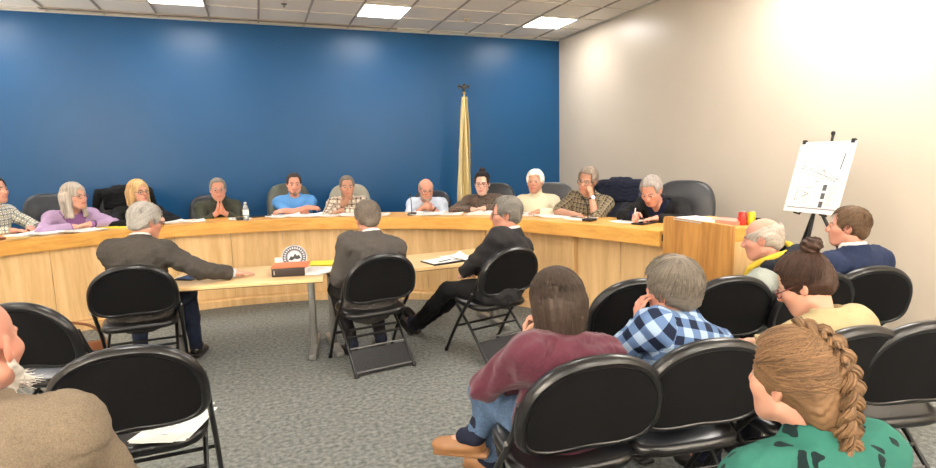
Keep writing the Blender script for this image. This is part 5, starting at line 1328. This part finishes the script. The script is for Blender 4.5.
t = thing('phone', 'dark blue phone lying on the left meeting table near the reaching man', 'phone', (-.56, 5.0, ZT), R_(-30)); obj('body', box(BM(), (0, 0, .006), (.16, .22, .011)), M_BLACK, t, True, bevel=.003); obj('screen', box(BM(), (0, 0, .0122), (.145, .2, .001)), mat('blue_screen', (54, 76, 118), .1), t)
t = thing('black_folder', 'black folder with white sheets on the right meeting table', 'folder', (1.50, 4.70, ZT), R_(14)); obj('cover', box(BM(), (0, 0, .006), (.32, .25, .012)), M_BLACK, t, True, bevel=.002); obj('sheet', box(BM(), (-.01, .01, .0135), (.28, .21, .003)), M_PAPER, t); obj('pen', cyl(BM(), (-.08, -.06, .018), (.06, -.03, .018), .004), M_BLACK, t)
sheet('paper_pile', 1.70, 4.80, ZT, 20, 'white papers right of the black folder near the black suit', 'papers', .24, .3, 3, curl=.03)
# papers on the empty chair's seat
sheet('paper_pile', -.42, 2.60, .482, -16, 'white papers lying on the seat of the empty chair', 'papers', .22, .28, 2, curl=.006)
sheet('brochure', -.43, 2.57, .492, -24, 'grey printed brochure on the papers of the empty chair', 'brochure', .19, .25, 1, curl=.004)

# ------------------------------------------------------------------ handbag on the floor
t = thing('handbag', 'brown and black handbag on the carpet beside the reaching man', 'bag', (-1.36, 5.02, 0), R_(30))
fl = Field(); fl.rbox((0, 0, .12), (.17, .08, .12), .05, None, .03); fn = lambda P_: fl(P_) + wob(P_, 30, 8, .008); V, Q = surface_net(fn, (-.2, -.12, -.01), (.2, .12, .27), .009); V[:, 2] = np.maximum(V[:, 2], .001)
np_obj('bag_body', V, Q, patterned('dark_bag_print', (44, 34, 36), [(96, 60, 48), (28, 24, 28), (140, 110, 90)], 26, kind='knit'), t)
obj('flap', pad(BM(), superell(.165, .08, 3, 32), .03, lambda x, y, wv: Vector((x, -.075 - wv * .5, .19 + y * .9)), .006, 5), mat('brown_bag_leather', (150, 96, 62), .45), t)
obj('strap', tube(BM(), arc((-.15, 0, .2), (-.26, -.05, .52), (.02, 0, .40), 10)[:-2] + arc((-.0, 0, .40), (.12, 0, .36), (.15, 0, .2), 8), .011, 8), MATS['brown_bag_leather'], t)

# ------------------------------------------------------------------ flag
t = thing('flag', 'cream and gold flag hanging furled on a pole with an eagle on top', 'flag', (3.0, 8.10, 0), R_(0))
obj('base', lathe(BM(), [(.16, 0), (.165, .02), (.12, .04), (.05, .06), (.03, .10)], 32), mat('gold_metal', (178, 142, 70), .35, .7), t)
obj('pole', cyl(BM(), (0, 0, .08), (0, 0, 2.56), .014), mat('pale_pole', (214, 192, 150), .4), t)
bm = BM(); lathe(bm, [(.014, 2.55), (.024, 2.57), (.024, 2.585), (.012, 2.60)], 16)
obj('ferrule', bm, MATS['gold_metal'], t)
fl = Field(); fl.ell((0, 0, 2.655), (.026, .026, .05), None, .01); fl.ell((0, -.02, 2.705), (.016, .024, .016), None, .01)
for q in (-1, 1): fl.cap((q * .015, 0, 2.66), (q * .075, .01, 2.69), .016, .012, .012); fl.cap((q * .075, .01, 2.69), (q * .085, .01, 2.635), .013, .006, .01)
fl.cap((0, 0, 2.60), (0, 0, 2.63), .012, .018, .01)
V, Q = surface_net(lambda P_: fl(P_), *fl.bounds(), .005); np_obj('eagle', V, Q, mat('bronze', (74, 62, 44), .4, .6), t)
bm = BM(); N = 60; M_ = 26; rows = []
for j in range(M_ + 1):
    v = j / M_; z = 2.52 - v * (1.72); row = []
    wid_ = .05 + .13 * min(1, v * 2.0) + .015 * math.sin(v * 9)
    for i in range(N + 1):
        u_ = i / N; a = u_ * 5.2 * math.pi; dep_ = (.03 + .035 * min(1, v * 2)) * math.sin(a + 1.2 * math.sin(v * 2.2))
        x = -wid_ * .62 + u_ * wid_ + .02 * math.sin(a * .5 + v * 4); zz = z - (u_ - .4) * .16 * (1 if v > .02 else 0) + (.10 * max(0, v - .88) / .12 * (u_ > .55) * (1))
        row.append(bm.verts.new((x - .01, -.03 + dep_, zz)))
    rows.append(row)
for j in range(M_):
    for i in range(N): bm.faces.new((rows[j][i], rows[j][i + 1], rows[j + 1][i + 1], rows[j + 1][i]))
fo = obj('flag_cloth', bm, fabric('cream_flag', (232, 214, 160), .08), t)
md = fo.modifiers.new('thick', 'SOLIDIFY'); md.thickness = .003
bm = BM()
for x, z, r in ((.045, 1.80, .016), (.05, 1.70, .02), (.04, 1.62, .016), (.05, 1.52, .018)): box(bm, (x, -.105, z), (r, .006, r * 1.6), Matrix.Rotation(.4, 3, 'Y'))
obj('emblem_mark', bm, mat('flag_mark', (104, 84, 50), .8), t, False)

# ------------------------------------------------------------------ easel with the plan board
t = thing('easel', 'black tripod easel holding the white plan board', 'easel', (4.315, 3.317, 0))
bc = Vector((4.315, 3.317, 1.375)); yaw, tl_ = 1.623, .282; W_, H_ = .50, .60
nn = Vector((-math.sin(yaw), -math.cos(yaw), 0)); uu = Vector((math.cos(yaw), -math.sin(yaw), 0)); vv = Vector((0, 0, 1)) * math.cos(tl_) - nn * math.sin(tl_); fn_ = uu.cross(vv) * -1
if fn_.dot(nn) < 0: fn_ = -fn_
top_ = bc + vv * .36 - fn_ * .03 - Vector(t.location); apex = bc - vv * .17 - fn_ * .045 - Vector(t.location); low = bc - vv * .31 - fn_ * .012 - Vector(t.location)
for q in (-1, 1):
    p0 = apex + uu * q * .02; d = Vector((.16, q * .46, -1)).normalized(); k = -(p0.z) / d.z
    lg = obj('rear_leg', tube(BM(), [p0, p0 + d * (k - .012)], .014, 8), M_BLACK, t)
    obj('rubber_foot', cyl(BM(), p0 + d * (k - .04), p0 + d * k, .018), M_BLACK, lg)
d = Vector((-.16, .05, -1)).normalized(); k = -(apex.z) / d.z
lg = obj('front_leg', tube(BM(), [apex, apex + d * (k - .012)], .014, 8), M_BLACK, t); obj('rubber_foot', cyl(BM(), apex + d * (k - .04), apex + d * k, .018), M_BLACK, lg)
obj('mast', tube(BM(), [apex - Vector((0, 0, .03)), top_], .011, 8), M_BLACK, t)
obj('hub', cyl(BM(), apex - Vector((0, 0, .04)), apex + Vector((0, 0, .03)), .032), M_BLACK, t)
for q in (-1, 1): obj('peg', cyl(BM(), low + uu * q * .12 - fn_ * .03, low + uu * q * .12 + fn_ * .035, .007), M_BLACK, t)
obj('peg_bar', tube(BM(), [low - uu * .13 - fn_ * .03, apex, low + uu * .13 - fn_ * .03], .007, 8), M_BLACK, t)
obj('top_knob', lathe(BM(), [(.012, 0), (.016, .01), (.016, .03), (.008, .036)], 12, tuple(top_)), M_BLACK, t)
t = thing('plan_board', 'white plan board with line drawings clipped on the easel', 'board', bc)
rot = Matrix((uu, vv, fn_)).transposed()
bm = box(BM(), (0, 0, 0), (W_, H_, .008), None); bmesh.ops.transform(bm, matrix=rot.to_4x4(), verts=bm.verts); obj('board', bm, mat('board_white', (222, 222, 220), .6), t, False)
def mark(bm, x, y, a, b_, th_=.003, w2=None):
    pa, pb = Vector((x, y, .0045)), Vector((a, b_, .0045)); d = pb - pa; ang_ = math.atan2(d.y, d.x); box(bm, (pa + pb) / 2, (d.length, th_, .001), Matrix.Rotation(ang_, 3, 'Z'))
bm = BM(); rg = random.Random(5)
for (x, y, a, b_) in [(-.17, .16, .19, -.02), (-.17, .10, .16, -.03), (-.17, .16, -.17, .07), (-.17, .07, .19, -.02), (-.13, .03, .17, -.035), (-.19, .06, -.14, .09), (-.02, .05, .04, .06), (.04, .06, .05, .02), (-.09, .07, -.03, .08), (-.22, -.26, .22, -.26), (-.22, -.265, .22, -.265), (-.20, -.09, -.13, -.09), (-.10, -.09, -.02, -.09), (-.17, -.20, -.05, -.14), (-.17, -.20, -.16, -.11), (-.16, -.11, -.05, -.14)]: mark(bm, x, y, a, b_)
for k in range(14): y = -.07 - .012 * k; x = .12 + rg.uniform(-.01, .01); mark(bm, x, y, x + rg.uniform(.04, .08), y, .002)
for k in range(8): y = -.12 - .014 * k; mark(bm, -.10, y, -.10 + rg.uniform(.03, .07), y, .002)
for x, y, l_ in ((-.15, .245, .03), (.10, .25, .05), (-.02, -.035, .04)): mark(bm, x, y, x + l_, y, .004)
bmesh.ops.transform(bm, matrix=rot.to_4x4(), verts=bm.verts); obj('drawing', bm, mat('drawing_ink', (52, 54, 60), .8), t, False)
bm = BM()
for y in (-.085, -.155, -.225): box(bm, (.085 - .0 * y, y, .0046), (.035, .05, .001))
bm_t = BM(); 
mark(bm, .175, .07, .185, .20, .010)
bmesh.ops.transform(bm, matrix=rot.to_4x4(), verts=bm.verts); bm_t.free(); obj('photo_print', bm, mat('photo_grey', (86, 88, 90), .8, var=.3, vscale=60), t, False)
for q in (-1, 1):
    bm = box(BM(), (q * W_ * .44, H_ * .5, .0), (.03, .035, .022)); bmesh.ops.transform(bm, matrix=rot.to_4x4(), verts=bm.verts); obj('binder_clip', bm, M_BLACK, t, False)
